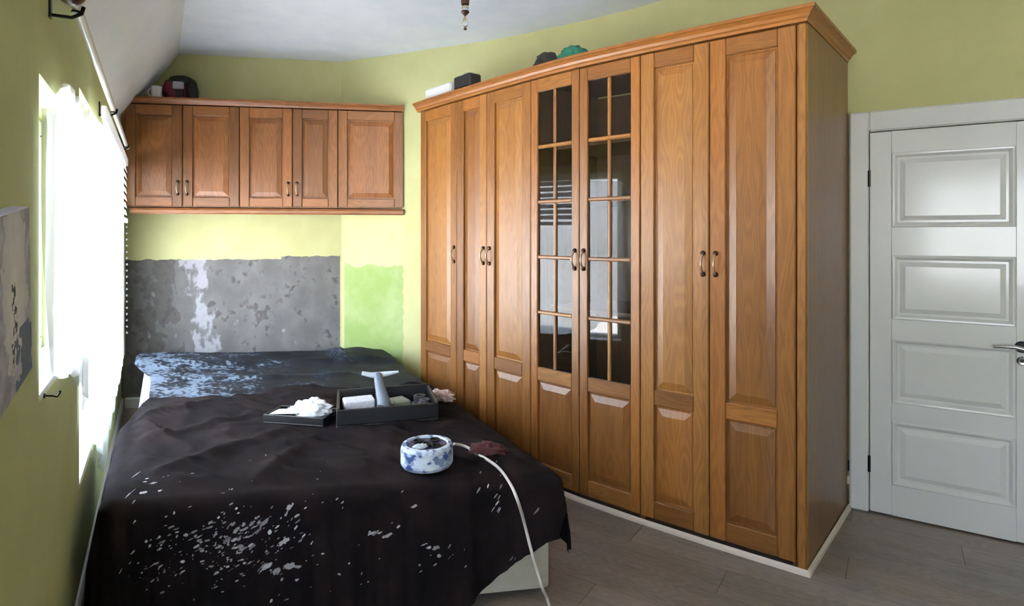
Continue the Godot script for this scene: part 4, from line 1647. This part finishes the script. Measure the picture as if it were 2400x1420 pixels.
	# ---- socket and plug between wardrobe and door
	var sf := frame(G(2000, 637), G(2400, 722))
	var sp := pix(sf, 1990, 1122)
	var sock := thing("wall_socket", "cream wall socket with black plug between wardrobe and door casing", "socket", sf * Transform3D(Basis.IDENTITY, Vector3(sp.x - 0.035, sp.y, 0.001)))
	mb = MB.new()
	mb.box(Vector3(-0.04, -0.05, 0), Vector3(0.045, 0.045, 0.012), 0.004)
	node_of("plate", sock, mb, mat(Color8(222, 214, 180), 0.4))
	mb = MB.new()
	mb.box(Vector3(-0.01, -0.02, 0.0125), Vector3(0.038, 0.034, 0.05), 0.010)
	node_of("plug", sock, mb, mat(Color8(206, 198, 164), 0.4))
	mb = MB.new()
	mb.box(Vector3(0.0, 0.05, 0.001), Vector3(0.045, 0.10, 0.04), 0.010)
	node_of("adapter", sock, mb, M.black_plastic)

	var lf := frame(PA, PL)
	var kp := pix(lf, 124, 925, 0.02)
	var hook := thing("curtain_hook", "small black tieback hook on the wall under the net curtain", "hook", lf * Transform3D(Basis.from_scale(Vector3.ONE * 0.6), Vector3(kp.x, kp.y, 0.001)))
	mb = MB.new()
	mb.lathe([Vector2(0, 0), Vector2(0.012, 0), Vector2(0.010, 0.006), Vector2(0, 0.007)], 14, Transform3D(Basis(Vector3.RIGHT, PI / 2), Vector3.ZERO))
	node_of("rose", hook, mb, M.black_metal)
	mb = MB.new()
	mb.tube([Vector3(0, 0, 0.006), Vector3(0, -0.004, 0.03), Vector3(0.006, -0.012, 0.045), Vector3(0.012, 0.004, 0.055), Vector3(0.012, 0.014, 0.055)], 0.0045, 8)
	node_of("prong", hook, mb, M.black_metal)
	# ---- picture on the window wall
	var pc := pix(lf, 40, 640, 0.02)
	var pic := thing("canvas_picture", "grey canvas picture of a pale figure hanging beside the window", "picture", lf * Transform3D(Basis(Vector3(0, 0, 1), 0.10), Vector3(pc.x - 0.17, pc.y - 0.09, 0.004)))
	mb = MB.new()
	mb.box(Vector3(-0.22, -0.13, 0), Vector3(0.22, 0.20, 0.03), 0.003)
	node_of("canvas_edge", pic, mb, mat(Color8(206, 200, 218), 0.8))
	mb = MB.new()
	mb.quad(Vector3(-0.218, -0.128, 0.0306), Vector3(0.218, -0.128, 0.0306), Vector3(0.218, 0.198, 0.0306), Vector3(-0.218, 0.198, 0.0306), Vector3(0, 0, 1), Vector2(0, 1), Vector2(1, 1), Vector2(1, 0), Vector2(0, 0))
	node_of("print", pic, mb, print_mat())

	# ---- pendant lamp: only the tip of its stem hangs into view
	var lamp := thing("pendant_lamp", "dark pendant lamp stem with clear glass drops hanging from the ceiling", "lamp", Transform3D(Basis.IDENTITY, Vector3(-0.204, 2.285, -2.6)))
	mb = MB.new()
	mb.lathe([Vector2(0, 0.583), Vector2(0.06, 0.582), Vector2(0.055, 0.56), Vector2(0.015, 0.545), Vector2(0.0, 0.545)], 24)
	node_of("ceiling_rose", lamp, mb, M.bronze)
	mb = MB.new()
	mb.tube([Vector3(0, 0.55, 0), Vector3(0, 0.115, 0)], 0.006, 10)
	node_of("stem", lamp, mb, M.bronze)
	mb = MB.new()
	mb.lathe([Vector2(0.0, 0.108), Vector2(0.017, 0.112), Vector2(0.019, 0.135), Vector2(0.012, 0.145), Vector2(0, 0.146)], 20)
	node_of("collar", lamp, mb, M.bronze)
	mb = MB.new()
	mb.lathe([Vector2(0, 0.088), Vector2(0.014, 0.092), Vector2(0.016, 0.099), Vector2(0.010, 0.107), Vector2(0, 0.1075)], 20, Transform3D.IDENTITY, true)
	node_of("glass_bead", lamp, mb, M.crystal)
	mb = MB.new()
	mb.lathe([Vector2(0, 0.062), Vector2(0.004, 0.064), Vector2(0.018, 0.078), Vector2(0.017, 0.084), Vector2(0.0, 0.0875)], 20)
	node_of("cone_cap", lamp, mb, M.bronze)
	mb = MB.new()
	mb.lathe([Vector2(0, 0.014), Vector2(0.010, 0.020), Vector2(0.014, 0.034), Vector2(0.008, 0.054), Vector2(0.003, 0.0615), Vector2(0, 0.0615)], 20, Transform3D.IDENTITY, true)
	node_of("glass_drop", lamp, mb, M.crystal)
	mb = MB.new()
	mb.lathe([Vector2(0, 0.0), Vector2(0.006, 0.003), Vector2(0.008, 0.008), Vector2(0.004, 0.0135), Vector2(0, 0.0135)], 16)
	node_of("tip", lamp, mb, M.bronze)

func print_mat() -> StandardMaterial3D:
	var w := 320
	var h := 288
	var im := Image.create(w, h, true, Image.FORMAT_RGB8)
	var n1 := noise(0.018, 501, 4)
	for y in h:
		for x in w:
			var a := x / float(w)
			var b := y / float(h)
			var k := n1.get_noise_2d(x, y)
			var col := Color8(146, 144, 156).lerp(Color8(192, 192, 206), clampf(0.5 + k, 0.0, 1.0))
			# pale upright figure with dark marks, a dark drape below
			var fig := Vector2((a - 0.66) * 4.2, (b - 0.40) * 2.0).length() + 0.35 * k
			if fig < 1.0:
				col = Color8(238, 236, 234).lerp(Color8(208, 206, 210), clampf(fig, 0.0, 1.0))
			if absf(a - 0.64 + 0.06 * k) < 0.05 and b > 0.38 and b < 0.85 and n1.get_noise_2d(x * 3.0, y * 3.0) > 0.02:
				col = Color8(44, 44, 58)
			if b > 0.66 and Vector2((a - 0.84) * 6.0, (b - 0.9) * 3.2).length() + k < 1.0:
				col = Color8(88, 100, 124)
			im.set_pixel(x, y, col)
	im.generate_mipmaps()
	var m := mat(Color.WHITE, 0.7)
	m.albedo_texture = ImageTexture.create_from_image(im)
	return m
